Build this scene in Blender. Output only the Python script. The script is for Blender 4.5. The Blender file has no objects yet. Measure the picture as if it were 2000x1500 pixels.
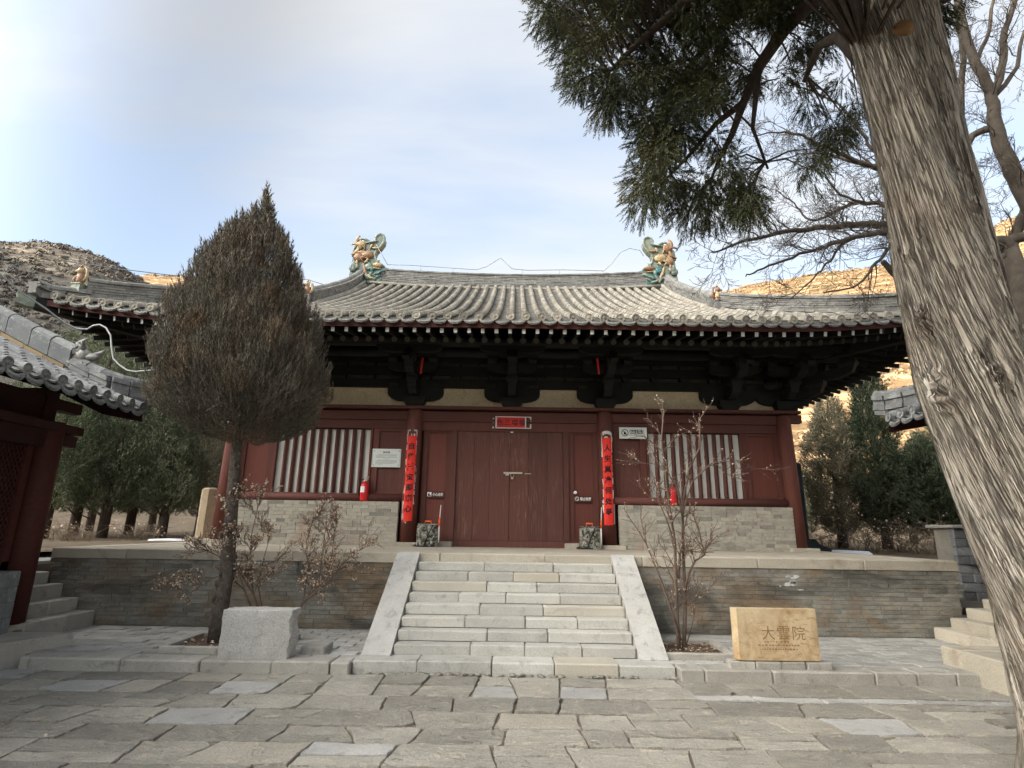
import bpy, math, random
import numpy as np
from mathutils import Vector, Matrix
R = math.radians
S = bpy.context.scene
COL = S.collection
rng = np.random.default_rng(7)
random.seed(7)

# ------------------------------------------------------------------ camera
CF, CP, CR, CY, CH = 1095.77, .2519, .0151, -.0054, 1.55
cam_d = bpy.data.cameras.new('camera'); cam = bpy.data.objects.new('camera', cam_d); COL.objects.link(cam)
cam_d.sensor_width = 36.0; cam_d.lens = CF/2000*36; cam_d.clip_end = 4000; cam_d.clip_start = .05
_fh = Vector((math.sin(CY), math.cos(CY), 0)); _rt = Vector((math.cos(CY), -math.sin(CY), 0))
_fw = _fh*math.cos(CP)+Vector((0, 0, math.sin(CP))); _up = -_fh*math.sin(CP)+Vector((0, 0, math.cos(CP)))
_rc = _rt*math.cos(CR)+_up*math.sin(CR); _uc = -_rt*math.sin(CR)+_up*math.cos(CR)
cam.matrix_world = Matrix(((_rc.x, _uc.x, -_fw.x, 0), (_rc.y, _uc.y, -_fw.y, 0), (_rc.z, _uc.z, -_fw.z, CH), (0, 0, 0, 1)))
S.camera = cam

# ------------------------------------------------------------------ sky, sun, exposure
SUN_EL, SUN_AZ = 15.0, -116.0
W = bpy.data.worlds.new('World'); S.world = W; W.use_nodes = True
wt = W.node_tree; bg = wt.nodes['Background']
sky = wt.nodes.new('ShaderNodeTexSky'); sky.sky_type = 'NISHITA'; sky.sun_disc = False
sky.sun_elevation = R(SUN_EL); sky.sun_rotation = R(SUN_AZ); sky.altitude = 900; sky.dust_density = 1.0
def wn(t, **k):
    n = wt.nodes.new(t)
    for a, b in k.items(): setattr(n, a, b)
    return n
tc = wn('ShaderNodeTexCoord'); sep = wn('ShaderNodeSeparateXYZ'); wt.links.new(tc.outputs['Generated'], sep.inputs[0])
zc = wn('ShaderNodeMath', operation='MAXIMUM'); wt.links.new(sep.outputs[2], zc.inputs[0]); zc.inputs[1].default_value = 0.0
za = wn('ShaderNodeMath', operation='ADD'); wt.links.new(zc.outputs[0], za.inputs[0]); za.inputs[1].default_value = .22
dx = wn('ShaderNodeMath', operation='DIVIDE'); wt.links.new(sep.outputs[0], dx.inputs[0]); wt.links.new(za.outputs[0], dx.inputs[1])
dy = wn('ShaderNodeMath', operation='DIVIDE'); wt.links.new(sep.outputs[1], dy.inputs[0]); wt.links.new(za.outputs[0], dy.inputs[1])
cb = wn('ShaderNodeCombineXYZ'); wt.links.new(dx.outputs[0], cb.inputs[0]); wt.links.new(dy.outputs[0], cb.inputs[1])
mp = wn('ShaderNodeMapping'); mp.inputs['Scale'].default_value = (.55, 1.9, 1); mp.inputs['Rotation'].default_value = (0, 0, R(-14)); mp.inputs['Location'].default_value = (2.3, .9, 0)
wt.links.new(cb.outputs[0], mp.inputs[0])
nz = wn('ShaderNodeTexNoise'); nz.inputs['Scale'].default_value = 1.15; nz.inputs['Detail'].default_value = 7; nz.inputs['Roughness'].default_value = .52; nz.inputs['Distortion'].default_value = .25
wt.links.new(mp.outputs[0], nz.inputs['Vector'])
cr = wn('ShaderNodeValToRGB'); cr.color_ramp.elements[0].position = .40; cr.color_ramp.elements[0].color = (.44, .44, .44, 1); cr.color_ramp.elements[1].position = .62; cr.color_ramp.elements[1].color = (.86, .86, .86, 1)
wt.links.new(nz.outputs['Fac'], cr.inputs[0])
# cloud glow towards the low sun, raised out of view to light the court
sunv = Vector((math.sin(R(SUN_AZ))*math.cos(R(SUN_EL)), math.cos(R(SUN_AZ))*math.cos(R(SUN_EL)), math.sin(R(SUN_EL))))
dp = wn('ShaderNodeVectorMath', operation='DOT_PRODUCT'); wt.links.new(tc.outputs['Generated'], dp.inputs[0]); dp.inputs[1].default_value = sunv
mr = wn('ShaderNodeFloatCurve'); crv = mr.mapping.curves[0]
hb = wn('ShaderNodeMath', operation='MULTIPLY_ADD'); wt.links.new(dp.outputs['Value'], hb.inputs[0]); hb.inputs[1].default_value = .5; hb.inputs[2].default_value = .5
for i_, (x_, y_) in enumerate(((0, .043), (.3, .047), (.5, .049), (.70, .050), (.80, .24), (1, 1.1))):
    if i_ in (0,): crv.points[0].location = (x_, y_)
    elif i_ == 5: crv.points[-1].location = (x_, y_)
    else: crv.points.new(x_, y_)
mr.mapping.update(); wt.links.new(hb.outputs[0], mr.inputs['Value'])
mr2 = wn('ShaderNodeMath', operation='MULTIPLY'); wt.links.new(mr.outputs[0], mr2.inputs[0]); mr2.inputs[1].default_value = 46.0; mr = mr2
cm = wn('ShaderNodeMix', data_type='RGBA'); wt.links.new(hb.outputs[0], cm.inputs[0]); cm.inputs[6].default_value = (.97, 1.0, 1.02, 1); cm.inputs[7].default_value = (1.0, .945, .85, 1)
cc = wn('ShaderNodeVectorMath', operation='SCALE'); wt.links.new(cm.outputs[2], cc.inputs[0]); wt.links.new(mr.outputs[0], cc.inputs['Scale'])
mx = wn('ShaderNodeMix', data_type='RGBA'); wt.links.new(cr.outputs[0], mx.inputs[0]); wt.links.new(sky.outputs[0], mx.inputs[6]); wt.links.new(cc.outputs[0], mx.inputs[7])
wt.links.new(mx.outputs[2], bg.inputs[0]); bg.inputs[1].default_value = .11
sd = bpy.data.lights.new('sun', 'SUN'); sun = bpy.data.objects.new('sun', sd); COL.objects.link(sun)
sd.energy = 4.2; sd.angle = R(.5); sd.color = (1.0, .80, .56)
sun.rotation_euler = (-sunv).to_track_quat('-Z', 'Y').to_euler(); sun.location = sunv*60
S.view_settings.view_transform = 'Standard'; S.view_settings.look = 'None'; S.view_settings.gamma = 1; S.view_settings.use_curve_mapping = False
S.view_settings.exposure = 2.1
S.render.engine = 'CYCLES'; S.cycles.use_denoising = True; S.cycles.max_bounces = 6; S.cycles.diffuse_bounces = 3; S.cycles.transparent_max_bounces = 4

# ------------------------------------------------------------------ helpers
def at(X, Y, D):
    """the point where the photograph's pixel meets the upright plane D metres in front of the camera"""
    d = _ray(X, Y); return Vector((0, 0, CH))+d*(D/d.y)
def gz(X, Y, z):
    d = _ray(X, Y); return Vector((0, 0, CH))+d*((z-CH)/d.z)
def _ray(X, Y): return _fw*CF+_rc*(X-1000)-_uc*(Y-750)

class MB:
    """collects shapes; build() links them as one mesh object"""
    def __init__(s): s.v = []; s.f = []; s.m = []; s.sm = []
    def add(s, v, f, m=0, smooth=False):
        o = len(s.v); s.v += [tuple(p) for p in v]; s.f += [tuple(i+o for i in q) for q in f]; s.m += [m]*len(f); s.sm += [smooth]*len(f)
    def box(s, x0, x1, y0, y1, z0, z1, m=0, M=None):
        v = [Vector(p) for p in ((x0, y0, z0), (x1, y0, z0), (x1, y1, z0), (x0, y1, z0), (x0, y0, z1), (x1, y0, z1), (x1, y1, z1), (x0, y1, z1))]
        if M: v = [M@p for p in v]
        s.add(v, [(3, 2, 1, 0), (4, 5, 6, 7), (0, 1, 5, 4), (1, 2, 6, 5), (2, 3, 7, 6), (3, 0, 4, 7)], m)
    def cbox(s, x0, x1, y0, y1, z0, z1, c=.012, m=0, M=None, jit=0.0):
        """box with chamfered upright and top edges, slightly worn"""
        q = [(x0+c, y0), (x1-c, y0), (x1, y0+c), (x1, y1-c), (x1-c, y1), (x0+c, y1), (x0, y1-c), (x0, y0+c)]
        r = lambda: random.uniform(-jit, jit)
        q = [(x+r(), y+r()) for x, y in q]
        cx, cy = (x0+x1)/2, (y0+y1)/2
        ins = [(x+math.copysign(c, cx-x), y+math.copysign(c, cy-y)) for x, y in q]
        v = [Vector((x, y, z0)) for x, y in q]+[Vector((x, y, z1-c+r())) for x, y in q]+[Vector((x, y, z1+r()*.5)) for x, y in ins]
        if M: v = [M@p for p in v]
        f = [tuple(range(7, -1, -1)), tuple(range(16, 24))]
        for i in range(8):
            j = (i+1) % 8
            f += [(i, j, j+8, i+8), (i+8, j+8, j+16, i+16)]
        s.add(v, f, m)
    def poly(s, pts, d, m=0):
        """pts: closed outline (counter-clockwise seen from -d side), extruded by vector d"""
        n = len(pts); d = Vector(d); a = [Vector(p) for p in pts]; b = [p+d for p in a]
        s.add(a+b, [tuple(range(n-1, -1, -1)), tuple(range(n, 2*n))]+[(i, (i+1) % n, (i+1) % n+n, i+n) for i in range(n)], m)
    def tube(s, pts, rad, n=8, m=0, caps=True, smooth=True):
        pts = [Vector(p) for p in pts]; k = len(pts)
        if not hasattr(rad, '__len__'): rad = [rad]*k
        v = []; prev = None
        for i, p in enumerate(pts):
            t = (pts[min(i+1, k-1)]-pts[max(i-1, 0)])
            if t.length < 1e-9: t = Vector((0, 0, 1))
            t.normalize()
            if prev is None:
                a = t.orthogonal().normalized()
            else:
                a = prev-t*prev.dot(t)
                a = a.normalized() if a.length > 1e-6 else t.orthogonal().normalized()
            prev = a; b = t.cross(a)
            for j in range(n):
                w = 2*math.pi*j/n
                v.append(p+(a*math.cos(w)+b*math.sin(w))*rad[i])
        f = []
        for i in range(k-1):
            for j in range(n):
                f.append((i*n+j, i*n+(j+1) % n, (i+1)*n+(j+1) % n, (i+1)*n+j))
        o = len(s.v); s.add(v, f, m, smooth)
        if caps:
            s.f += [tuple(o+j for j in range(n-1, -1, -1)), tuple(o+(k-1)*n+j for j in range(n))]; s.m += [m, m]; s.sm += [False, False]
    def lathe(s, prof, M=None, n=12, m=0, smooth=True, a0=0, a1=2*math.pi):
        """prof: (radius, z) from bottom to top"""
        full = abs(a1-a0-2*math.pi) < 1e-6; k = n if full else n+1
        v = []
        for r, z in prof:
            for j in range(k):
                w = a0+(a1-a0)*j/n
                p = Vector((r*math.cos(w), r*math.sin(w), z)); v.append(M@p if M else p)
        f = []
        for i in range(len(prof)-1):
            for j in range(n if full else n):
                a = i*k+j; b = i*k+(j+1) % k
                f.append((a, b, b+k, a+k))
        s.add(v, f, m, smooth)
    def blob(s, c, r, m=0, M=None, seg=8, rings=5, jit=0.0):
        """ellipsoid"""
        c = Vector(c); rx, ry, rz = r if hasattr(r, '__len__') else (r, r, r)
        v = []
        for i in range(rings+1):
            ph = math.pi*i/rings
            for j in range(seg):
                w = 2*math.pi*j/seg; k = 1+random.uniform(-jit, jit)
                p = Vector((rx*math.sin(ph)*math.cos(w), ry*math.sin(ph)*math.sin(w), rz*math.cos(ph)))*k
                v.append(c+(M@p if M else p))
        f = [(i*seg+j, (i+1)*seg+j, (i+1)*seg+(j+1) % seg, i*seg+(j+1) % seg) for i in range(rings) for j in range(seg)]
        s.add(v, f, m, True)
    def mesh(s, name, mats):
        me = bpy.data.meshes.new(name); me.from_pydata(s.v, [], s.f)
        for m in (mats if isinstance(mats, (list, tuple)) else [mats]): me.materials.append(m)
        me.polygons.foreach_set('material_index', s.m); me.polygons.foreach_set('use_smooth', s.sm); me.update()
        return me
    def build(s, name, mats, parent=None, loc=None, **k):
        return inst(name, s.mesh(name, mats), parent, loc, **k)

def inst(name, me, parent=None, loc=None, rot=None, M=None, kind=None, label=None):
    o = bpy.data.objects.new(name, me); COL.objects.link(o)
    if parent: o.parent = parent
    if M is not None: o.matrix_local = M
    else:
        if loc is not None: o.location = loc
        if rot is not None: o.rotation_euler = rot
    if kind: o['kind'] = kind
    if label: o['label'] = label
    return o
def tag(o, label, cat, group=None):
    o['label'] = label; o['category'] = cat
    if group: o['group'] = group
    return o
def thing(name, label, cat, group=None, loc=(0, 0, 0)):
    o = bpy.data.objects.new(name, None); COL.objects.link(o); o.location = loc; o.empty_display_size = .2
    return tag(o, label, cat, group)
def part_empty(name, parent, loc=(0, 0, 0), rot=None):
    o = bpy.data.objects.new(name, None); COL.objects.link(o); o.parent = parent; o.location = loc; o.empty_display_size = .1
    if rot: o.rotation_euler = rot
    return o
def struct(o): o['kind'] = 'structure'; return o
def npmesh(name, V, F, mats, midx=None, smooth=False, uv=None, attr=None):
    """numpy arrays straight into a mesh; F is (n,3) or (n,4)"""
    me = bpy.data.meshes.new(name); n, k = F.shape
    me.vertices.add(len(V)); me.vertices.foreach_set('co', np.ascontiguousarray(V, np.float32).ravel())
    me.loops.add(n*k); me.loops.foreach_set('vertex_index', np.ascontiguousarray(F, np.int32).ravel())
    me.polygons.add(n); me.polygons.foreach_set('loop_start', np.arange(0, n*k, k, dtype=np.int32))
    for m in (mats if isinstance(mats, (list, tuple)) else [mats]): me.materials.append(m)
    if midx is not None: me.polygons.foreach_set('material_index', np.ascontiguousarray(midx, np.int32))
    if smooth: me.polygons.foreach_set('use_smooth', np.ones(n, bool))
    if uv is not None:
        l = me.uv_layers.new(name='UVMap'); l.data.foreach_set('uv', np.ascontiguousarray(uv[F.ravel()], np.float32).ravel())
    if attr is not None:
        a = me.attributes.new('tone', 'FLOAT', 'POINT'); a.data.foreach_set('value', np.ascontiguousarray(attr, np.float32))
    me.update(calc_edges=True); me.validate()
    return me
_tc = {}
def text_mesh(body, size, mat, width=None, bold=0.0, depth=.0015):
    """lettering as a thin mesh standing in the XZ plane, facing -Y, centred on the origin"""
    c = bpy.data.curves.new('lettering', 'FONT'); c.body = body; c.size = size; c.align_x = 'CENTER'; c.align_y = 'CENTER'; c.extrude = depth; c.offset = bold; c.resolution_u = 3
    o = bpy.data.objects.new('lettering', c); COL.objects.link(o)
    bpy.context.view_layer.update(); dg = bpy.context.evaluated_depsgraph_get()
    me = bpy.data.meshes.new_from_object(o.evaluated_get(dg)); bpy.data.objects.remove(o); bpy.data.curves.remove(c)
    co = np.zeros(len(me.vertices)*3, np.float32); me.vertices.foreach_get('co', co); co = co.reshape(-1, 3)
    lo, hi = co.min(0), co.max(0); co -= (lo+hi)/2
    if width: co[:, 0] *= width/(hi[0]-lo[0])
    me.vertices.foreach_set('co', np.stack([co[:, 0], -co[:, 2], co[:, 1]], 1).astype(np.float32).ravel())
    me.materials.clear(); me.materials.append(mat); me.update(); me.name = 'lettering'
    return me

# ------------------------------------------------------------------ materials
class NT:
    def __init__(s, name):
        s.m = bpy.data.materials.new(name); s.m.use_nodes = True; s.t = s.m.node_tree; s.b = s.t.nodes['Principled BSDF']; s.c = {}
    def n(s, t, **k):
        x = s.t.nodes.new(t)
        for a, b in k.items(): setattr(x, a, b)
        return x
    def l(s, a, b): s.t.links.new(a, b)
    def pos(s):
        if 'p' not in s.c: s.c['p'] = s.n('ShaderNodeNewGeometry').outputs['Position']
        return s.c['p']
    def obj(s):
        if 'o' not in s.c: s.c['o'] = s.n('ShaderNodeTexCoord').outputs['Object']
        return s.c['o']
    def rand(s, island=False):
        k = 'ri' if island else 'r'
        if k not in s.c:
            a = s.n('ShaderNodeObjectInfo').outputs['Random']
            if island:
                g = s.n('ShaderNodeNewGeometry').outputs['Random Per Island']; a = s.fr(s.math('ADD', a, g))
            s.c[k] = a
        return s.c[k]
    def math(s, op, a, b=0.0, clamp=False):
        x = s.n('ShaderNodeMath', operation=op, use_clamp=clamp)
        for i, q in enumerate((a, b)):
            if hasattr(q, 'is_output'): s.l(q, x.inputs[i])
            else: x.inputs[i].default_value = q
        return x.outputs[0]
    def fr(s, a): return s.math('FRACT', a)
    def noise(s, vec, scale, detail=4, rough=.55, dist=0.0, stretch=None, off=None):
        if stretch or off is not None:
            mpn = s.n('ShaderNodeMapping'); s.l(vec, mpn.inputs[0])
            if stretch: mpn.inputs['Scale'].default_value = stretch
            if off is not None:
                cbx = s.n('ShaderNodeCombineXYZ'); q = s.math('MULTIPLY', off, 37.0); s.l(q, cbx.inputs[0]); s.l(q, cbx.inputs[1]); s.l(q, cbx.inputs[2]); s.l(cbx.outputs[0], mpn.inputs['Location'])
            vec = mpn.outputs[0]
        x = s.n('ShaderNodeTexNoise'); s.l(vec, x.inputs['Vector']); x.inputs['Scale'].default_value = scale; x.inputs['Detail'].default_value = detail; x.inputs['Roughness'].default_value = rough; x.inputs['Distortion'].default_value = dist
        return x.outputs['Fac']
    def ramp(s, f, lo, hi, a=0.0, b=1.0):
        x = s.n('ShaderNodeMapRange'); s.l(f, x.inputs[0]); x.inputs[1].default_value = lo; x.inputs[2].default_value = hi; x.inputs[3].default_value = a; x.inputs[4].default_value = b
        return x.outputs[0]
    def mix(s, f, a, b, mode='MIX'):
        x = s.n('ShaderNodeMix', data_type='RGBA', blend_type=mode)
        for i, q in ((0, f), (6, a), (7, b)):
            if hasattr(q, 'is_output'): s.l(q, x.inputs[i])
            elif i == 0: x.inputs[0].default_value = q
            else: x.inputs[i].default_value = (*q[:3], 1)
        return x.outputs[2]
    def scale(s, c, f):
        x = s.n('ShaderNodeVectorMath', operation='SCALE')
        if hasattr(c, 'is_output'): s.l(c, x.inputs[0])
        else: x.inputs[0].default_value = c[:3]
        if hasattr(f, 'is_output'): s.l(f, x.inputs['Scale'])
        else: x.inputs['Scale'].default_value = f
        return x.outputs[0]
    def bump(s, h, strength=.4, dist=.01):
        x = s.n('ShaderNodeBump'); x.inputs['Strength'].default_value = strength; x.inputs['Distance'].default_value = dist; s.l(h, x.inputs['Height']); s.l(x.outputs[0], s.b.inputs['Normal'])
    def out(s, col, rough=.85, spec=.25):
        if hasattr(col, 'is_output'): s.l(col, s.b.inputs['Base Color'])
        else: s.b.inputs['Base Color'].default_value = (*col[:3], 1)
        if hasattr(rough, 'is_output'): s.l(rough, s.b.inputs['Roughness'])
        else: s.b.inputs['Roughness'].default_value = rough
        s.b.inputs['Specular IOR Level'].default_value = spec
        return s.m

def stone(name, c1, c2, c3=None, vary=.25, fine=60, big=1.6, bump=.5, rough=.88, island=False, streak=None, c3_at=(.55, .7), warm=None):
    t = NT(name); P = t.pos(); r = t.rand(island)
    f = t.noise(P, fine, 5, .65); g = t.noise(P, big, 5, .6, .4, stretch=streak, off=r)
    col = t.mix(t.ramp(g, .32, .68), c1, c2)
    if c3: col = t.mix(t.ramp(t.noise(P, big*2.3, 6, .65, .6, off=t.math('ADD', r, .37)), *c3_at), col, c3)
    col = t.scale(col, t.ramp(f, .25, .75, .72, 1.25))
    col = t.scale(col, t.ramp(r, 0, 1, 1-vary, 1+vary))
    if warm: col = t.mix(t.ramp(t.fr(t.math('MULTIPLY', r, 7.31)), 1-warm[1], 1.0), col, t.mix(.5, col, warm[0]))
    h = t.math('ADD', f, t.math('MULTIPLY', g, 1.6)); t.bump(h, bump, .012)
    return t.out(col, rough)
def plain(name, c, rough=.6, vary=.0, spec=.3, noise=.15, sc=20, metal=0.0):
    t = NT(name); f = t.noise(t.obj(), sc, 4)
    col = t.scale(c, t.ramp(f, .25, .75, 1-noise, 1+noise))
    if vary: col = t.scale(col, t.ramp(t.rand(), 0, 1, 1-vary, 1+vary))
    t.b.inputs['Metallic'].default_value = metal
    return t.out(col, rough, spec)
def wood(name, c1, c2, worn=None, stretch=(9, 9, .7), vary=.15, rough=.72, worn_at=(.62, .76), sc=3.0):
    t = NT(name); P = t.pos(); r = t.rand()
    g = t.noise(P, sc, 6, .65, .3, stretch=stretch, off=r)
    col = t.mix(t.ramp(g, .3, .7), c1, c2)
    if worn: col = t.mix(t.math('MULTIPLY', t.ramp(t.noise(P, sc*1.2, 6, .7, .2, stretch=stretch), *worn_at), t.ramp(t.noise(P, 1.1, 2), .4, .62)), col, worn)
    col = t.scale(col, t.ramp(r, 0, 1, 1-vary, 1+vary)); t.bump(g, .25, .008)
    return t.out(col, rough, .3)

def brick_mat(name):
    t = NT(name); P = t.pos(); r = t.rand(True); r2 = t.fr(t.math('MULTIPLY', r, 13.7)); r3 = t.fr(t.math('MULTIPLY', r, 5.3))
    g = t.noise(P, .75, 4, .6, .6, stretch=(1, 1, 1.6)); f = t.noise(P, 45, 5, .7); m = t.noise(P, 9, 4, .6, stretch=(1, 1, 2.2))
    col = t.mix(r, (.235, .225, .195), (.29, .275, .235))
    col = t.mix(t.ramp(r2, .86, 1.0, 0, .6), col, (.11, .108, .10))
    col = t.mix(t.ramp(r3, .86, 1.0, 0, .7), col, (.31, .25, .185))
    # weathering of the whole wall: brown rain stain and dark damp bands
    col = t.mix(t.ramp(g, .47, .60, 0, .85), col, (.225, .155, .095))
    col = t.mix(t.ramp(t.noise(P, 1.15, 5, .62, .8, stretch=(.55, 1, 1.7)), .48, .62, 0, .82), col, (.080, .077, .068))
    col = t.scale(col, t.ramp(m, .25, .75, .75, 1.22)); col = t.scale(col, t.ramp(f, .2, .8, .75, 1.22))
    t.bump(t.math('ADD', f, m), .55, .012)
    return t.out(col, .9, .2)
def dado_mat(name):
    t = NT(name); P = t.pos(); r = t.rand(True); r2 = t.fr(t.math('MULTIPLY', r, 13.7)); r3 = t.fr(t.math('MULTIPLY', r, 5.3))
    f = t.noise(P, 45, 5, .7); m = t.noise(P, 9, 4, .6, stretch=(1, 1, 2.2))
    col = t.mix(r, (.37, .345, .29), (.44, .41, .345))
    col = t.mix(t.ramp(r2, .74, .95, 0, .85), col, (.21, .205, .18))
    col = t.mix(t.ramp(t.noise(P, 1.3, 4, .6, .5), .54, .68, 0, .6), col, (.34, .23, .17))
    col = t.mix(t.ramp(t.noise(P, 2.0, 4, .6, .5, stretch=(.6, 1, 1.6)), .55, .7, 0, .55), col, (.17, .165, .15))
    col = t.scale(col, t.ramp(m, .25, .75, .8, 1.18)); col = t.scale(col, t.ramp(f, .2, .8, .78, 1.2))
    t.bump(t.math('ADD', f, m), .5, .012)
    return t.out(col, .9, .2)
def slab_mat(name):
    t = NT(name); P = t.pos(); r = t.rand(); r2 = t.fr(t.math('MULTIPLY', r, 13.7))
    g = t.noise(P, 1.5, 6, .62, .7, off=r); h = t.noise(P, 7, 6, .7, .8, stretch=(1, 1.7, 1), off=r); f = t.noise(P, 55, 5, .7)
    sp = t.noise(P, 160, 2, .5)
    col = t.mix(t.ramp(g, .34, .66), (.33, .31, .265), (.455, .43, .37))
    col = t.mix(t.ramp(h, .55, .62, 0, .8), col, (.54, .475, .375))
    col = t.mix(t.ramp(h, .39, .33, 0, .7), col, (.17, .163, .148))
    col = t.mix(t.ramp(r2, .86, .98, 0, .55), col, (.36, .32, .26))
    col = t.scale(col, t.ramp(f, .2, .8, .72, 1.28)); col = t.scale(col, t.ramp(sp, .3, .7, .85, 1.15))
    col = t.scale(col, t.ramp(r, 0, 1, .76, 1.24))
    hh = t.math('ADD', t.math('MULTIPLY', h, 2.6), f); t.bump(hh, .9, .035)
    return t.out(col, .86, .25)
def tile_mat(name, c1, c2, lich, vary=.18):
    t = NT(name); P = t.pos(); r = t.rand(True)
    g = t.noise(P, 3.0, 5, .6, .4); f = t.noise(P, 40, 5, .7); l = t.noise(P, 11, 6, .7, .5)
    col = t.mix(t.ramp(g, .35, .65), c1, c2); col = t.mix(t.ramp(l, .56, .68, 0, .75), col, lich)
    col = t.mix(t.ramp(l, .42, .32, 0, .5), col, (.05, .052, .05))
    col = t.scale(col, t.ramp(f, .2, .8, .74, 1.26)); col = t.scale(col, t.ramp(r, 0, 1, 1-vary, 1+vary))
    t.bump(t.math('ADD', f, l), .5, .01)
    return t.out(col, .88, .2)
def leaf_mat(name, cols, tscale=.9, vary=.45, rough=.75):
    """foliage: colour by clump position and by leaf"""
    t = NT(name); P = t.pos(); r = t.rand(True)
    g = t.noise(P, tscale, 4, .6, .3)
    col = t.mix(t.ramp(g, .36, .62), cols[0], cols[1])
    if len(cols) > 2: col = t.mix(t.ramp(t.noise(P, tscale*1.7, 4, .6), .52, .66, 0, .9), col, cols[2])
    col = t.scale(col, t.ramp(r, 0, 1, 1-vary, 1+vary))
    return t.out(col, rough, .2)
def hill_mat(name, rock, scrub, earth):
    t = NT(name); P = t.pos()
    a = t.noise(P, .045, 6, .62, .5, stretch=(1, 1, 3.2)); b = t.noise(P, .16, 6, .65, .3, stretch=(1, 1, 2.4)); f = t.noise(P, .9, 5, .7)
    col = t.mix(t.ramp(a, .4, .58), earth, scrub); col = t.mix(t.ramp(b, .52, .62), col, rock)
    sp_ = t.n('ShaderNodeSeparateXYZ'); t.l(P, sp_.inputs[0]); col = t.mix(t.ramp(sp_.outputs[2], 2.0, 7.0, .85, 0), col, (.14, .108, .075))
    col = t.scale(col, t.ramp(f, .25, .75, .6, 1.35)); t.bump(t.math('ADD', f, t.math('MULTIPLY', b, 3)), .35, .8)
    return t.out(col, .95, .1)
def relief_mat(name, cols, sc=9):
    """glazed figure: patches of glaze"""
    t = NT(name); P = t.obj(); g = t.noise(P, sc, 3, .5, .4); r = t.rand(True)
    col = t.mix(t.ramp(g, .42, .56), cols[0], cols[1])
    if len(cols) > 2: col = t.mix(t.ramp(r, .55, .7), col, cols[2])
    col = t.scale(col, t.ramp(t.noise(P, 60, 4, .7), .2, .8, .65, 1.25)); t.bump(t.noise(P, 50, 4), .5, .006)
    return t.out(col, .45, .5)

M = {}
M['brick'] = brick_mat('platform_brick'); M['dado'] = dado_mat('dado_brick')
M['mortar'] = stone('mortar', (.20, .19, .165), (.26, .24, .205), vary=0, big=3)
M['mortar_light'] = stone('pale_mortar', (.34, .32, .28), (.40, .37, .31), vary=0, big=3)
M['step'] = stone('step_granite', (.37, .36, .325), (.45, .44, .40), (.29, .28, .25), vary=.10, fine=95, big=2.4, bump=.35, warm=((.42, .36, .27), .12))
M['ramp'] = stone('ramp_granite', (.34, .33, .305), (.42, .41, .385), (.25, .24, .22), vary=.08, fine=110, big=3.4, bump=.3)
M['kerb'] = stone('kerb_granite', (.30, .285, .25), (.385, .365, .325), (.22, .205, .18), vary=.14, fine=95, big=2.5, bump=.4)
M['coping'] = stone('coping_stone', (.38, .345, .28), (.46, .415, .335), (.31, .26, .20), vary=.1, fine=90, big=1.3, bump=.4)
M['slab'] = slab_mat('paving_slab')
M['slab_pale'] = stone('pale_slab', (.30, .295, .28), (.385, .375, .35), (.22, .21, .19), vary=.12, fine=90, big=2.5, bump=.4)
M['paver'] = stone('paver_brick', (.30, .295, .27), (.385, .375, .345), (.22, .215, .195), vary=.16, fine=70, big=2.2, bump=.4, island=True)
M['grit'] = stone('joint_grit', (.15, .125, .095), (.23, .19, .145), vary=0, fine=50, big=5, bump=.8)
M['soil'] = stone('soil', (.10, .065, .045), (.16, .11, .075), (.06, .045, .035), vary=0, fine=40, big=8, bump=1.0)
M['earth'] = stone('dry_earth', (.13, .11, .088), (.19, .165, .13), (.10, .085, .065), vary=0, fine=8, big=.8, bump=1.0)
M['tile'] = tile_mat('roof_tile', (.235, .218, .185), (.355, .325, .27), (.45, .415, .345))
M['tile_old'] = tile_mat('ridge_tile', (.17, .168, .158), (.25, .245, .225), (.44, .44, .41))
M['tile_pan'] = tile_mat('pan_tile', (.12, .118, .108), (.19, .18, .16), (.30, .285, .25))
M['tile_side'] = tile_mat('side_hall_tile', (.15, .155, .155), (.25, .255, .25), (.42, .43, .42))
M['ridge_block'] = stone('ridge_block', (.15, .16, .165), (.21, .22, .22), (.33, .34, .335), vary=.12, fine=50, big=4)
M['ochre_tile'] = stone('ochre_tile', (.30, .22, .13), (.25, .19, .12), vary=.2, fine=60, big=5)
M['red'] = wood('red_timber', (.095, .033, .025), (.13, .044, .033), worn=(.20, .13, .10), worn_at=(.66, .8))
M['red_panel'] = wood('red_panel', (.115, .036, .026), (.15, .047, .034), worn=(.19, .09, .07), worn_at=(.64, .8))
M['red_dull'] = wood('dull_red_timber', (.085, .032, .025), (.118, .044, .034), worn=(.21, .15, .125), worn_at=(.60, .76))
M['door'] = wood('door_timber', (.082, .033, .025), (.122, .047, .035), worn=(.27, .19, .145), worn_at=(.55, .72), stretch=(14, 14, .55), sc=4)
M['beam'] = wood('red_beam', (.095, .034, .027), (.13, .047, .037), stretch=(.7, 9, 9), worn=(.17, .12, .09))
M['col'] = wood('red_column', (.10, .034, .026), (.14, .047, .035), worn=(.25, .15, .11), worn_at=(.6, .78))
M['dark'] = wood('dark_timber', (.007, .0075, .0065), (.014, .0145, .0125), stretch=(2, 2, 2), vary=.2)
M['dark_red'] = wood('dark_red_timber', (.05, .014, .010), (.075, .02, .015), stretch=(1, 9, 9))
M['tip'] = plain('pale_rafter_end', (.50, .51, .48), .8, vary=.25)
M['plaster'] = stone('cream_plaster', (.62, .50, .33), (.72, .60, .41), (.50, .39, .24), vary=.06, fine=30, big=1.7, bump=.2)
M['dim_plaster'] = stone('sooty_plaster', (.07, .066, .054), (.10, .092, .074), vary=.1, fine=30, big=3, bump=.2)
M['paper'] = plain('window_paper', (.60, .60, .565), .8, noise=.06, sc=6)
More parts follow.
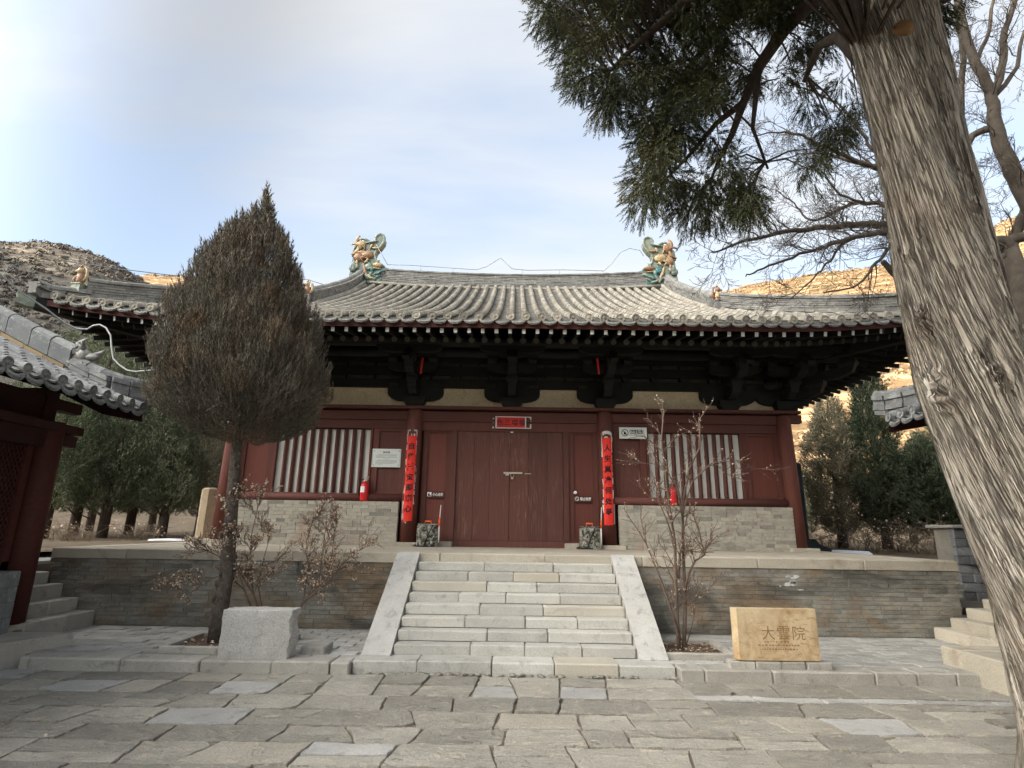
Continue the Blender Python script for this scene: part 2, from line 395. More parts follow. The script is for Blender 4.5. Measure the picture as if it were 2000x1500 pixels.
M['redpaper'] = plain('red_paper', (.78, .035, .022), .55, noise=.08, sc=9)
M['redpaper_old'] = plain('aged_red_paper', (.55, .03, .025), .6, noise=.12, sc=9)
M['scrap'] = plain('torn_white_paper', (.62, .60, .57), .8, noise=.15, sc=25)
M['ink'] = plain('ink', (.012, .009, .008), .5, noise=.1)
M['ink_soft'] = plain('grey_print', (.30, .31, .31), .6, noise=.1)
M['plate'] = plain('sign_plate', (.70, .74, .70), .35, noise=.05, spec=.5)
M['plate_dark'] = plain('dark_sign_plate', (.075, .028, .022), .45, noise=.08)
M['white'] = plain('white_print', (.80, .80, .78), .5, noise=.04)
M['steel'] = plain('hasp_metal', (.45, .41, .32), .35, noise=.2, metal=.7)
M['wire'] = plain('grey_wire', (.30, .31, .33), .5, metal=.4)
M['cable'] = plain('pale_cable', (.46, .47, .46), .5)
M['ext'] = plain('extinguisher_red', (.62, .02, .025), .3, noise=.05, spec=.5)
M['black'] = plain('black_rubber', (.015, .015, .016), .5)
M['orange'] = plain('orange_plastic', (.85, .13, .03), .35)
M['amber'] = relief_mat('amber_glaze', [(.38, .25, .125), (.50, .385, .22), (.30, .165, .09)])
M['teal'] = relief_mat('teal_glaze', [(.04, .125, .135), (.07, .19, .19), (.22, .28, .21)])
M['green'] = relief_mat('green_glaze', [(.17, .205, .16), (.27, .29, .22), (.13, .17, .14)])
M['grey_figure'] = relief_mat('grey_pottery', [(.15, .145, .13), (.24, .235, .22)], 14)
M['granite'] = stone('block_granite', (.36, .35, .325), (.45, .44, .41), (.31, .305, .285), vary=0, fine=55, big=7, bump=.6)
M['dark_stone'] = stone('dark_stele_stone', (.025, .03, .035), (.05, .055, .06), vary=.1, fine=50, big=4, bump=.5)
M['sand_stone'] = stone('sandstone_pillar', (.30, .24, .165), (.36, .29, .20), (.25, .19, .13), vary=.06, fine=60, big=3, bump=.4)
M['blue_brick'] = stone('blue_grey_brick', (.16, .17, .18), (.23, .24, .25), (.30, .30, .29), vary=.25, fine=50, big=4, bump=.6, island=True)
M['snow'] = plain('old_snow', (.86, .88, .92), .7, noise=.05)
M['lime'] = plain('lime_stain', (.62, .62, .60), .9, noise=.2)
t = NT('stele_ochre'); P = t.pos()
a = t.noise(P, 5, 7, .68, .8, stretch=(1, 1, .55)); b = t.noise(P, 13, 6, .7, .5, stretch=(.8, 1, 1.5)); f = t.noise(P, 110, 5, .75); g = t.noise(P, 1.8, 3)
c = t.mix(t.ramp(a, .36, .62), (.36, .235, .12), (.56, .435, .27)); c = t.mix(t.ramp(b, .52, .62, 0, .7), c, (.29, .185, .095)); c = t.mix(t.ramp(g, .45, .65, 0, .5), c, (.62, .52, .35)); c = t.scale(c, t.ramp(f, .2, .8, .78, 1.22)); t.bump(t.math('ADD', f, t.math('ADD', a, b)), .6, .012)
M['ochre_stone'] = t.out(c, .8)
M['carved'] = plain('carved_letter', (.22, .13, .065), .9, noise=.25)
t = NT('camouflage'); P = t.obj(); a = t.noise(P, 9, 2, .5, .8); b = t.noise(P, 12, 2, .5, 1.0, off=t.rand())
c = t.mix(t.ramp(a, .47, .5), (.09, .085, .06), (.23, .225, .19)); c = t.mix(t.ramp(b, .55, .58), c, (.035, .033, .028)); c = t.mix(t.ramp(b, .42, .39), c, (.36, .36, .32))
M['camo'] = t.out(c, .7)
t = NT('cypress_bark'); uv = t.n('ShaderNodeUVMap').outputs[0]
def crack(sx, sy, w, off):
    mpn = t.n('ShaderNodeMapping'); t.l(uv, mpn.inputs[0]); mpn.inputs['Location'].default_value = (off, off*2, 0); n_ = t.noise(mpn.outputs[0], 1.0, 4, .55, .3, stretch=(sx, sy, 1)); return t.ramp(t.math('ABSOLUTE', t.math('SUBTRACT', n_, .5)), 0.0, w)
k1, k2, k3 = crack(30, 1.1, .018, 0), crack(70, 2.2, .018, 3.1), crack(150, 4.0, .035, 7.7)
a = t.noise(uv, 1.0, 6, .6, .2, stretch=(55, 2.0, 1)); g = t.noise(t.pos(), 2.0, 4); pch = t.noise(uv, 1.0, 3, .5, .2, stretch=(22, 5, 1))
tn = t.n('ShaderNodeAttribute', attribute_name='tone').outputs['Fac']
c = t.mix(t.ramp(a, .36, .62), (.34, .29, .235), (.52, .465, .39)); c = t.mix(t.ramp(pch, .54, .66, 0, .6), c, (.62, .57, .50)); c = t.mix(t.ramp(g, .52, .68, 0, .35), c, (.26, .18, .125))
crk = t.math('MULTIPLY', t.math('MULTIPLY', t.ramp(k1, 0, 1, .15, 1), t.ramp(k2, 0, 1, .38, 1)), t.ramp(k3, 0, 1, .6, 1))
c = t.mix(t.math('SUBTRACT', 1.0, crk), c, (.085, .066, .052)); c = t.mix(tn, c, (.08, .06, .045))
t.bump(t.math('ADD', t.math('MULTIPLY', crk, 1.6), a), 1.0, .04)
M['bark'] = t.out(c, .95, .1)
M['bark_dark'] = wood('dark_bark', (.055, .042, .034), (.10, .08, .066), stretch=(6, 6, 1.5), rough=.95, sc=4)
M['bark_thin'] = stone('slender_bark', (.055, .043, .035), (.115, .095, .078), (.19, .17, .145), vary=0, fine=70, big=14, bump=1.0)
M['bare'] = wood('bare_branch', (.045, .036, .028), (.085, .07, .055), stretch=(2, 2, 2), rough=.9)
M['twig'] = plain('shrub_twig', (.12, .082, .062), .85, noise=.3, vary=.2)
M['cut_wood'] = plain('cut_wood', (.20, .105, .045), .8, noise=.25)
M['dry_leaf'] = leaf_mat('dried_leaf', [(.50, .42, .33), (.40, .27, .17), (.62, .55, .45)], 6, .3)
M['juniper'] = leaf_mat('juniper_foliage', [(.108, .103, .080), (.14, .115, .086), (.18, .125, .08)], 1.05, .5)
M['cypress'] = leaf_mat('cypress_foliage', [(.036, .048, .026), (.078, .084, .036), (.125, .112, .048)], 1.3, .5)
M['cypress_back'] = leaf_mat('far_cypress_foliage', [(.10, .13, .07), (.17, .20, .11), (.23, .235, .14)], .8, .5)
M['cypress_dark'] = leaf_mat('dark_cypress_foliage', [(.10, .12, .072), (.16, .18, .108), (.20, .21, .13)], .8, .5)
M['cypress_deep'] = leaf_mat('deep_green_foliage', [(.055, .075, .045), (.095, .115, .065), (.13, .14, .085)], .8, .5)
M['cypress_brown'] = leaf_mat('brownish_cypress_foliage', [(.19, .18, .12), (.27, .24, .16), (.31, .26, .18)], .8, .45)
M['scrub_grey'] = leaf_mat('grey_scrub', [(.085, .075, .064), (.11, .096, .082), (.075, .077, .062)], .02, .18)  # darker copy of the hill scrub, left hill's shade put into the colour
M['hill_sun'] = hill_mat('sunlit_hill', (.40, .30, .18), (.12, .082, .048), (.19, .13, .075))  # sunlit warmth put into the base colours
M['hill_shade'] = hill_mat('left_hill', (.20, .18, .155), (.075, .068, .058), (.105, .092, .077))  # shaded copy of the hill material, shade put into the base colours
M['scrub'] = leaf_mat('hill_scrub', [(.16, .12, .075), (.22, .155, .095), (.12, .11, .07)], .02, .25)
M['dry_brush'] = plain('dry_brush', (.17, .13, .09), .9, noise=.3, vary=.2)

# ================================================================== THE SETTING
XC, XS = -0.10, 0.04
ZP, DW, DP = 1.18, 11.84, 8.71
ZA = .12
g = MB(); g.box(-70, 70, -60, 12.2, -.5, -.06); struct(g.build('courtyard_ground', M['grit']))

# ---- courtyard flagstones, each its own slab
bed = MB(); bed.box(-5.6, 5.6, 1.2, 6.66, -.058, -.016)
pave = struct(bed.build('courtyard_pavement', M['grit']))
def slab(x0, x1, y0, y1, mat, z=0.0, th=.05, parent=None, name='paving_slab', gap=.0045, jit=.008, cut=.13, sk=(0, 0, 0, 0)):
    cs = [(x0+sk[0], y0), (x1+sk[1], y0), (x1+sk[2], y1), (x0+sk[3], y1)]
    w, d = x1-x0, y1-y0
    pts = []
    for i in range(4):
        a, b = cs[i], cs[(i+1) % 4]; n = 5 if i % 2 == 0 else 4
        nx, ny = [(0, 1), (-1, 0), (0, -1), (1, 0)][i]
        for k in range(n):
            u = k/n; j = abs(random.gauss(0, jit))+gap
            if k == 0: j2 = random.uniform(0, .02)
            x, y = a[0]+(b[0]-a[0])*u+nx*j, a[1]+(b[1]-a[1])*u+ny*j
            if k == 0:
                px, py = [(1, 0), (0, 1), (-1, 0), (0, -1)][i]
                x += px*(gap+j2); y += py*(gap+j2)
            pts.append((x, y))
    if random.random() < cut:           # a broken corner
        k = random.choice([0, 5, 9, 14]); c = pts[k]; m = ((x0+x1)/2, (y0+y1)/2); u = random.uniform(.12, .28)
        pts[k] = (c[0]+(m[0]-c[0])*u, c[1]+(m[1]-c[1])*u)
    cx, cy = (x0+x1)/2, (y0+y1)/2; tx, ty = random.gauss(0, .006), random.gauss(0, .006); dz = abs(random.gauss(0, .006))-.002
    n = len(pts); V = []
    for ring, (ins, dzz) in enumerate(((0, -th), (0, -.004), (.006, 0.0))):
        for (x, y) in pts:
            L = math.hypot(cx-x, cy-y) or 1
            xx, yy = x+(cx-x)/L*ins, y+(cy-y)/L*ins
            V.append((xx-cx, yy-cy, dzz+dz+tx*(xx-cx)+ty*(yy-cy)+(random.gauss(0, .003) if ring else 0)))
    V.append((0, 0, dz+.001))
    F = []
    for r in range(2):
        for i in range(n):
            j = (i+1) % n; F.append((r*n+i, r*n+j, (r+1)*n+j, (r+1)*n+i))
    for i in range(n): F.append((2*n+i, 2*n+(i+1) % n, 3*n))
    b = MB(); b.add(V, F); return b.build(name, mat, parent, (cx, cy, z))
def xcuts(x0, x1, lo, hi, first=None):
    xs = [x0]; x = x0+(first or random.uniform(lo, hi))
    while x < x1-lo*.6: xs.append(x); x += random.uniform(lo, hi)
    xs.append(x1); return xs
rows = [6.64, 5.86, 5.43, 5.02, 4.66, 4.24, 3.86, 3.42, 3.0, 2.5, 2.0, 1.5]
pale_spots = [(-5.05, 6.35), (-3.95, 5.95), (-2.7, 5.98), (-.25, 6.25), (.75, 6.2), (-2.2, 5.1), (2.9, 5.1), (-.9, 4.55)]
for i in range(len(rows)-1):
    y1, y0 = rows[i], rows[i+1]
    xs = xcuts(-5.45, 5.5, .36, .86, random.uniform(.3, .8))
    sk_ = [(random.gauss(0, .055), random.gauss(0, .055)) for _ in xs]
    for n_, (a, b) in enumerate(zip(xs[:-1], xs[1:])):
        c = (a+b)/2; segs = [(y0, y1)]
        if i == 0: segs = [(y0+.17, y1)] if c > 1.45 else ([(6.27, y1), (y0, 6.27)] if random.random() < .8 else segs)
        elif random.random() < .33: ym = y0+(y1-y0)*random.uniform(.4, .6); segs = [(y0, ym), (ym, y1)]
        for (p, q) in segs:
            pale = any(a <= sx < b and p <= sy < q for sx, sy in pale_spots)
            slab(a, b, p+random.uniform(-.01, .01), q, M['slab_pale'] if pale else M['slab'], parent=pave, sk=tuple(sk_[n_+e][0]+(sk_[n_+e][1]-sk_[n_+e][0])*(yy_-y0)/(y1-y0) for e, yy_ in ((0, p), (1, p), (1, q), (0, q))))
for a, b in ((1.5, 2.32), (2.32, 2.98), (2.98, 3.86), (3.86, 4.62), (4.62, 5.4)):
    slab(a, b, 5.875, 6.02, M['slab_pale'], parent=pave, jit=.004)
# crumbs of broken stone along the joints
c_ = MB()
for k in range(90):
    x = random.uniform(-1.7, 2.1); s = random.uniform(.01, .035); c_.blob((x, 6.66+random.gauss(0, .02), s*.3), (s*1.4, s, s*.5), 0, None, 5, 3, .35)
o = c_.build('stone_crumbs', M['slab'], pave); o['kind'] = 'stuff'
c_ = MB()
for k in range(110):                    # a few dry leaves blown over the stones
    x, y, s, a = random.uniform(-5, 5.2), random.uniform(3.2, 6.55), random.uniform(.012, .028), random.uniform(0, 6.28); ca, sa = math.cos(a)*s, math.sin(a)*s; h = .018
    c_.add([(x-ca, y-sa, h), (x-sa*.45, y+ca*.45, h+.006), (x+ca, y+sa, h+random.uniform(0, .012)), (x+sa*.45, y-ca*.45, h+.004)], [(0, 1, 2, 3)])
o = c_.build('fallen_leaves', M['dry_leaf'], pave); o['kind'] = 'stuff'

# ---- raised apron in front of the platform: kerb stones and brick pavers
b = MB(); b.box(-7.1, 6.9, 6.83, 8.76, -.05, ZA-.013); apron = struct(b.build('apron_pavement', M['mortar']))
BEDL, BEDR = (-4.05, -2.75, 6.98, 7.92), (1.72, 2.62, 7.05, 7.95)
pv = []
me_p = []
for k in range(3):
    q = MB(); q.cbox(-.158, .158, -.077, .077, -.05, 0, .006, jit=.002); me_p.append(q.mesh('paver', M['paver']))
row = 0; y = 6.925
while y < 8.70:
    xo = -.16 if row % 2 else 0
    x = -7.0+xo
    while x < 6.75:
        if not (-1.74 < x < 1.80) and not any(u-.13 < x < v+.13 and w_-.06 < y < z_+.06 for u, v, w_, z_ in (BEDL, BEDR)) and x < 6.2+.0 and y+.077 < 8.71:
            pv.append((x, y))
        x += .326
    y += .163; row += 1
pv.sort(key=lambda p: abs(p[0])+max(0, p[1]-7)*.5)
for k, (x, y) in enumerate(pv[:300]):
    inst('paver', me_p[k % 3], apron, (x, y, ZA+random.gauss(0, .0025)), (random.gauss(0, .006), random.gauss(0, .006), random.gauss(0, .006)))
if len(pv) > 300:
    q = MB()
    for x, y in pv[300:]: q.cbox(x-.158, x+.158, y-.077, y+.077, ZA-.05, ZA+random.gauss(0, .0025), .006)
    o = q.build('far_pavers', M['paver'], apron); o['kind'] = 'stuff'
kerb = struct(part_empty('kerb', None)); kerb.parent = None
def kerbrun(cuts, y0, z=.125):
    for a, b in zip(cuts[:-1], cuts[1:]):
        q = MB(); q.cbox(a+.004, b-.004, y0+random.uniform(-.006, .006), y0+.27, -.06, z+random.gauss(0, .004), .014, jit=.004); q.build('kerb_stone', M['kerb'], kerb)
kerbrun([-5.32, -4.22, -3.36, -2.58, -1.95, -1.745], 6.60)
kerbrun([1.80, 2.06, 2.78, 3.86, 4.30, 4.72, 5.35], 6.53)

# ---- planting beds
def bed_(r, name):
    q = MB(); x0, x1, y0, y1 = r; q.box(x0+.05, x1-.05, y0+.05, y1-.05, ZA-.04, ZA+.012); o = struct(q.build(name, M['soil']))
    for a in ((x0, x1, y0, y0+.06), (x0, x1, y1-.06, y1), (x0, x0+.06, y0+.062, y1-.062), (x1-.06, x1, y0+.062, y1-.062)):
        q = MB(); q.cbox(*a, ZA-.04, ZA+.062, .008, jit=.003); q.build('edging_stone', M['kerb'], o)
    q = MB()
    for k in range(260):
        s = random.uniform(.01, .035); x, y = random.uniform(x0+.1, x1-.1), random.uniform(y0+.1, y1-.1)
        a = random.uniform(0, 6.28); h = ZA+.015+random.uniform(0, .03)
        q.add([(x+s*math.cos(a), y+s*math.sin(a), h), (x-s*math.sin(a)*.6, y+s*math.cos(a)*.6, h+.012), (x-s*math.cos(a), y-s*math.sin(a), h+random.uniform(0, .015)), (x+s*math.sin(a)*.6, y-s*math.cos(a)*.6, h+.01)], [(0, 1, 2, 3)], k % 2)
    o2 = q.build('leaf_litter', [M['dry_leaf'], M['soil']], o); o2['kind'] = 'stuff'
bed_(BEDL, 'planting_bed'); bed_(BEDR, 'planting_bed')

# ---- terraces beside the platform and the land behind
q = MB(); q.box(-40, -7.06, 7.7, 12.6, -.4, .93); o = struct(q.build('left_terrace', M['earth']))
yy = 7.75
while yy < 12.4:
    d = random.uniform(.35, .6); xx = -9.6
    while xx < -7.1:
        w_ = min(random.uniform(.5, .9), -7.08-xx); slab(xx, xx+w_, yy, yy+d, M['slab_pale'], .965, .05, o, 'flagstone'); xx += w_
        if -7.08-xx < .1: break
    yy += d
q = MB(); q.box(6.75, 40, 7.3, 12.6, -.4, .50); struct(q.build('right_terrace', M['earth']))

def fbm(x, y, seed=0, oct=5):
    """value noise, summed octaves, about -1..1"""
    out = np.zeros_like(x); amp = 1.0; tot = 0
    r = np.random.default_rng(seed); T = r.random((256, 256))
    for k in range(oct):
        xi, yi = np.floor(x).astype(int), np.floor(y).astype(int); fx, fy = x-xi, y-yi
        fx, fy = fx*fx*(3-2*fx), fy*fy*(3-2*fy)
        a, b_, c, d = T[xi % 256, yi % 256], T[(xi+1) % 256, yi % 256], T[xi % 256, (yi+1) % 256], T[(xi+1) % 256, (yi+1) % 256]
        out += amp*((a*(1-fx)+b_*fx)*(1-fy)+(c*(1-fx)+d*fx)*fy*1.0-.5)*2; tot += amp; amp *= .5; x, y = x*2.03+17.3, y*2.03+5.1
    return out/tot
def terrain(name, az0, az1, crest, r0, r1, mat, base=1.05, rough=1.0, seed=3, nA=220, nR=90, power=1.25):
    """crest: rows of (azimuth deg, tan of elevation, distance of the crest)"""
    az = np.radians(np.linspace(az0, az1, nA)); rr = r0*(r1/r0)**np.linspace(0, 1, nR)
    A, Q = np.meshgrid(az, rr, indexing='ij'); ca = np.array(crest)
    te = np.interp(np.degrees(A), ca[:, 0], ca[:, 1]); rc = np.interp(np.degrees(A), ca[:, 0], ca[:, 2])
    x, y = Q*np.sin(A), Q*np.cos(A); tt = np.clip((Q-38)/(rc-38), 0, 3)
    up = np.where(tt < 1, tt**power, 1-.35*(tt-1))
    h = (te*rc+.5)*up
    h = h+rough*np.clip(tt, 0, 1)*(fbm(x/26, y/26, seed)*4.5+fbm(x/8, y/8, seed+1)*.9)*np.where(tt < 1, 1-.6*tt, .4)
    z = base+np.clip(Q-14, 0, 30)*.012+np.maximum(h, 0)+fbm(x/3, y/3, seed+2, 3)*.06
    V = np.stack([x, y, z], -1).reshape(-1, 3)
    i, j = np.meshgrid(np.arange(nA-1), np.arange(nR-1), indexing='ij'); k = (i*nR+j).ravel()
    F = np.stack([k, k+nR, k+nR+1, k+1], -1)[:, ::-1]
    struct(inst(name, npmesh(name, V, F, mat, smooth=True))); return A, Q, x, y, z, tt
TL = [(-175, .30, 200), (-150, .345, 190), (-116, .345, 190), (-90, .37, 185), (-70, .40, 180), (-52, .37, 180), (-47, .367, 180), (-45.6, .370, 180), (-42.6, .388, 178), (-40, .394, 175), (-38.3, .388, 172), (-36.7, .376, 168), (-35, .360, 160), (-33.5, .342, 152), (-32, .30, 145), (-30, .22, 138), (-27, .14, 125), (-24, .08, 110), (-16, .05, 100), (-6, .05, 100)]
TR = [(6, .05, 120), (12, .20, 200), (14.5, .36, 245), (16.6, .440, 250), (18.1, .412, 245), (21.1, .412, 240), (23.6, .413, 240), (25.9, .418, 245), (30.5, .421, 250), (34.6, .412, 255), (36.9, .408, 258), (40.1, .402, 262), (41.9, .408, 266), (43.7, .43, 272), (45.3, .435, 275), (50, .47, 280), (60, .52, 300), (90, .45, 300)]
TM = [(-45, .30, 420), (-36, .375, 420), (-33, .392, 420), (-30.5, .398, 420), (-28, .396, 420), (-24, .38, 420), (-16, .37, 420), (-8, .36, 420), (0, .34, 420), (10, .36, 420), (16, .37, 420), (22, .30, 420)]
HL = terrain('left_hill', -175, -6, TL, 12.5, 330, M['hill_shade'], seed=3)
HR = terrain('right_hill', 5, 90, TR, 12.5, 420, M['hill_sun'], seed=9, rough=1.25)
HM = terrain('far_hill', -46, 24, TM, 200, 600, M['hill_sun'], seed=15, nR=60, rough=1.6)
q = MB(); q.add([(x, y, 1.045) for x, y in ((-9, 12.0), (9, 12.0), (14, 45), (-14, 45))], [(0, 1, 2, 3)]); struct(q.build('rear_ground', M['earth']))
q = MB(); q.add([(x, y, 1.05-.02) for x, y in ((-60, 12.3), (60, 12.3), (60, 60), (-60, 60))], [(0, 1, 2, 3)]); struct(q.build('rear_field', M['earth']))

def scrubs(name, H, n, mat, size, seed, azr, tmin=.12, tmax=1.03, crest=0):
    """low bushes scattered over a hillside: small rough tufts of triangles, one mesh of ground cover"""
    A, Q, x, y, z, tt = H; r = np.random.default_rng(seed)
    ok = np.argwhere((tt > tmin) & (tt < tmax) & (np.degrees(A) > azr[0]) & (np.degrees(A) < azr[1]))
    dens = fbm(x/18, y/18, seed+5); w = np.array([max(.02, dens[i, j]+.35)*Q[i, j]**1.2 for i, j in ok]); w /= w.sum()
    pick = ok[r.choice(len(ok), n, p=w)]
    if crest:
        okc = np.argwhere((tt > .94) & (tt < 1.04) & (np.degrees(A) > azr[0]) & (np.degrees(A) < azr[1])); pick = np.vstack([pick, okc[r.choice(len(okc), crest)]])
    i, j = np.minimum(pick[:, 0], A.shape[0]-2), np.minimum(pick[:, 1], A.shape[1]-2); u, v = r.random(len(pick)), r.random(len(pick))
    def bl(f): return (f[i, j]*(1-u)+f[i+1, j]*u)*(1-v)+(f[i, j+1]*(1-u)+f[i+1, j+1]*u)*v
    P = np.stack([bl(x), bl(y), bl(z)], -1); s = size*(.5+r.random(len(P))**2*1.5)
    K = 20                                   # triangles per bush
    d = r.normal(size=(len(P), K, 3)); d[..., 2] = np.abs(d[..., 2])*.9+.1; d /= np.linalg.norm(d, axis=2, keepdims=True)
    c = P[:, None]+d*s[:, None, None]*np.array([1, 1, .75])*r.uniform(.3, .95, (len(P), K, 1)); e1 = np.cross(d, r.normal(size=d.shape)); e1 /= np.linalg.norm(e1, axis=2, keepdims=True); e2 = np.cross(d, e1)
    h = s[:, None, None]*r.uniform(.14, .32, (len(P), K, 1))
    V = np.stack([c+e1*h, c-e1*h*.5+e2*h*.85, c-e1*h*.5-e2*h*.85], 2).reshape(-1, 3)
    F = np.arange(len(V)).reshape(-1, 3); o = inst(name, npmesh(name, V, F, mat)); o['kind'] = 'stuff'; return o
scrubs('hillside_scrub', HL, 7000, M['scrub_grey'], .75, 1, (-60, -8), crest=1500)
scrubs('hillside_scrub', HR, 7500, M['scrub'], .85, 2, (6, 55), crest=1800)
scrubs('hillside_scrub', HM, 1500, M['scrub'], 1.6, 4, (-40, 22), .5, crest=500)

# ================================================================== PLATFORM AND STAIRS
plat = thing('stone_platform', 'grey brick platform with stone coping under the temple hall', 'platform')
XL, XR = -6.86, 6.58
q = MB(); q.box(XL+.05, XR-.05, DP+.012, 23, 0, ZP-.012); q.build('core', M['mortar'], plat)
q = MB(); q.box(XL+.5, XR-.5, DP+.46, 22.9, ZP-.02, ZP-.004); q.build('platform_floor', M['coping'], plat)
for a, b in zip(*[(c_ := xcuts(XL, XR, .9, 1.7))[:-1], c_[1:]]):
    q = MB(); q.cbox(a+.003, b-.003, DP-.02+random.uniform(-.004, .004), DP+.47, 1.035, ZP+random.gauss(0, .002), .012, jit=.003); q.build('coping_stone', M['coping'], plat)
for s_, x0 in ((-1, XL), (1, XR)):
    y = DP+.48
    while y < 22:
        q = MB(); q.cbox(min(x0, x0-s_*.45), max(x0, x0-s_*.45), y+.003, y+1.2-.003, 1.035, ZP, .012); q.build('coping_stone', M['coping'], plat); y += 1.2
bm = []
for k in range(5):
    L = (.285, .285, .26, .14, .30)[k]; q = MB(); q.cbox(-L/2, L/2, 0, .10, 0, .0562, .003, jit=.0018); bm.append((L, q.mesh('brick', M['brick'])))
bl = []
for c in range(15):
    z = ZA+.004+c*.0605; x = XL+.0+(-.12 if c % 2 else 0)
    while x < XR:
        L, me = bm[random.choice((0, 0, 1, 2, 2, 3, 4))]
        x0 = max(x, XL)
        if x+L > XR+.05: break
        if x >= XL-.02 and not (-1.64 < x and x+L < 1.72): bl.append((x+L/2, z, me))
        x += L+.004
bl.sort(key=lambda b: abs(b[0])-b[1]*.5)
for x, z, me in bl[:300]: inst('brick', me, plat, (x, DP+random.uniform(-.002, .004), z))
q = MB()
for x, z, me in bl[300:]:
    L = .27; d = random.uniform(-.002, .004); q.cbox(x-L/2, x+L/2, DP+d, DP+d+.1, z, z+.0562, .003)
o = q.build('far_bricks', M['brick'], plat); o['kind'] = 'stuff'
# side faces of the platform, bricks joined
q = MB()
for s_, x0 in ((-1, XL), (1, XR)):
    for c in range(15):
        y = DP+.12+(.14 if c % 2 else 0)
        while y < 21: q.box(min(x0, x0-s_*.08), max(x0, x0-s_*.08), y, y+.28, ZA+.004+c*.0605, ZA+.0585+c*.0605); y += .287
o = q.build('side_bricks', M['brick'], plat); o['kind'] = 'stuff'
def splat(cx, cz, w, h, y, name, mat, parent, n=26, seed=0):
    r = random.Random(seed); q = MB()
    for k in range(n):
        x, z = cx+r.gauss(0, w*.4), cz+r.gauss(0, h*.35); a, b = r.uniform(.03, .16)*w*2.2, r.uniform(.02, .10)*h*2.6; m_ = 11
        pts = [(x+a*math.cos(t_*6.283/m_)*r.uniform(.5, 1), y, z+b*math.sin(t_*6.283/m_)*r.uniform(.5, 1)) for t_ in range(m_)]
        q.poly(pts, (0, .0015+k*.0002, 0), 0)
    return q.build(name, mat, parent)
splat(4.05, .86, .22, .14, DP-.006, 'lime_stain', M['lime'], plat, 13, 3)['kind'] = 'stuff'
splat(-4.05, .99, .5, .035, DP-.006, 'lime_stain', M['lime'], plat, 13, 5)['kind'] = 'stuff'

st = thing('stone_staircase', 'wide flight of grey granite steps rising to the red door', 'staircase')
q = MB()
for k in range(10):
    y0 = 6.9 if k == 0 else 7.06+(k-1)*.2063
    q.box(XS-1.42, XS+1.42, y0, DP+.03, k*.118-.05 if k else -.05, k*.118+.07 if k else .05)
q.build('core', M['mortar'], st)
for a, b in zip([-1.745, -1.03, -.21, .48, 1.18], [-1.03, -.21, .48, 1.18, 1.80]):
    q = MB(); q.cbox(a+.004, b-.004, 6.71+random.uniform(-.012, .006), 7.05, -.06, .124+random.gauss(0, .003), .012, jit=.004); q.build('bottom_stone', M['step'], st)
cutsets = [(-.52, .12, .78), (-.33, .4), (-.62, .13, .78), (-.45, .36), (-.74, -.12, .6), (-.38, .30), (-.66, -.02, .62), (-.44, .55)]
for k in range(1, 9):
    y0 = 7.04+(k-1)*.2063; z1 = .118*(k+1); cs = [-1.405, *cutsets[k-1], 1.405]
    for a, b in zip(cs[:-1], cs[1:]):
        q = MB(); dz = random.gauss(0, .003)
        q.cbox(XS+a+.004, XS+b-.004, y0+random.uniform(-.008, .008), y0+.30, z1-.112, z1+dz, .011, jit=.004); q.build('step_stone', M['step'], st)
for s_ in (-1, 1):
    x0, x1 = (XS-1.745, XS-1.415) if s_ < 0 else (XS+1.415, XS+1.745)
    ya, yb, za_, zb = 6.93, DP-.03, .135, ZP+.012
    ym, zm = ya+(yb-ya)*.52, za_+(zb-za_)*.52
    for (p, zp_, r_, zr) in ((ya, za_, ym-.003, zm), (ym+.003, zm, yb, zb)):
        q = MB(); q.poly([(x0, p, ZA-.02 if p == ya else zp_-.45), (x0, p, zp_), (x0, r_, zr), (x0, r_, max(zr-.5, .1))][::-1], (x1-x0, 0, 0)); q.build('ramp_slab', M['ramp'], st)
    q = MB(); q.poly([(x0+.02, ya+.05, .08), (x0+.02, ya+.05, .10), (x0+.02, DP, ZP-.2), (x0+.02, DP, .08)][::-1], (x1-x0-.04, 0, 0)); q.build('ramp_base', M['mortar'], st)

# ---- side flights
def side_steps(label, s_, xs_, zs_, y0, y1, mat):
    t = thing('side_steps', label, 'steps', 'side flights at the ends of the apron')
    z0 = ZA-.06
    for x, z in zip(xs_, zs_):
        for a, b in ((y0, y0+(y1-y0)*.55), (y0+(y1-y0)*.55, y1)):
            q = MB(); xa, xb = (x, x+1.2) if s_ > 0 else (x-1.2, x); q.cbox(xa, xb, a+.004, b-.004, z0, z, .012, jit=.004); q.build('step_stone', mat, t)
        z0 = z-.02
side_steps('grey stone steps beside the red corner column of the side hall', -1, [-6.02, -6.29, -6.56, -6.80], [.32, .49, .68, .84], 7.45, 8.67, M['kerb'])
side_steps('pale tan stone steps behind the leaning cypress trunk', 1, [6.04, 6.30, 6.54, 6.8], [.27, .40, .535, .66], 7.2, 8.67, M['coping'])
t = thing('stone_block', 'low tan stone block step at the foot of the leaning trunk', 'stone block')
for a, b in ((6.2, 6.75), (6.75, 7.06)):
    q = MB(); q.cbox(4.96, 6.6, a+.003, b-.003, 0, .315, .015, jit=.006); q.build('stone', M['coping'], t)
t = thing('brick_pier', 'blue grey brick wall end with a thin stone cap right of the platform', 'wall')
q = MB(); q.box(7.53, 9.5, 9.93, 10.4, .3, 1.66); q.build('core', M['mortar'], t)
q = MB(); q.cbox(7.46, 9.55, 9.84, 10.5, 1.67, 1.72, .01); q.build('cap', M['slab_pale'], t)
for c in range(9):
    x = 7.5-(.1 if c % 2 else 0)
    while x < 8.6:
        q = MB(); q.cbox(max(x, 7.5), x+.31, 9.9+random.uniform(-.01, .01), 10.0, .36+c*.144, .36+c*.144+.132, .01, jit=.005); q.build('brick', M['blue_brick'], t); x += .32
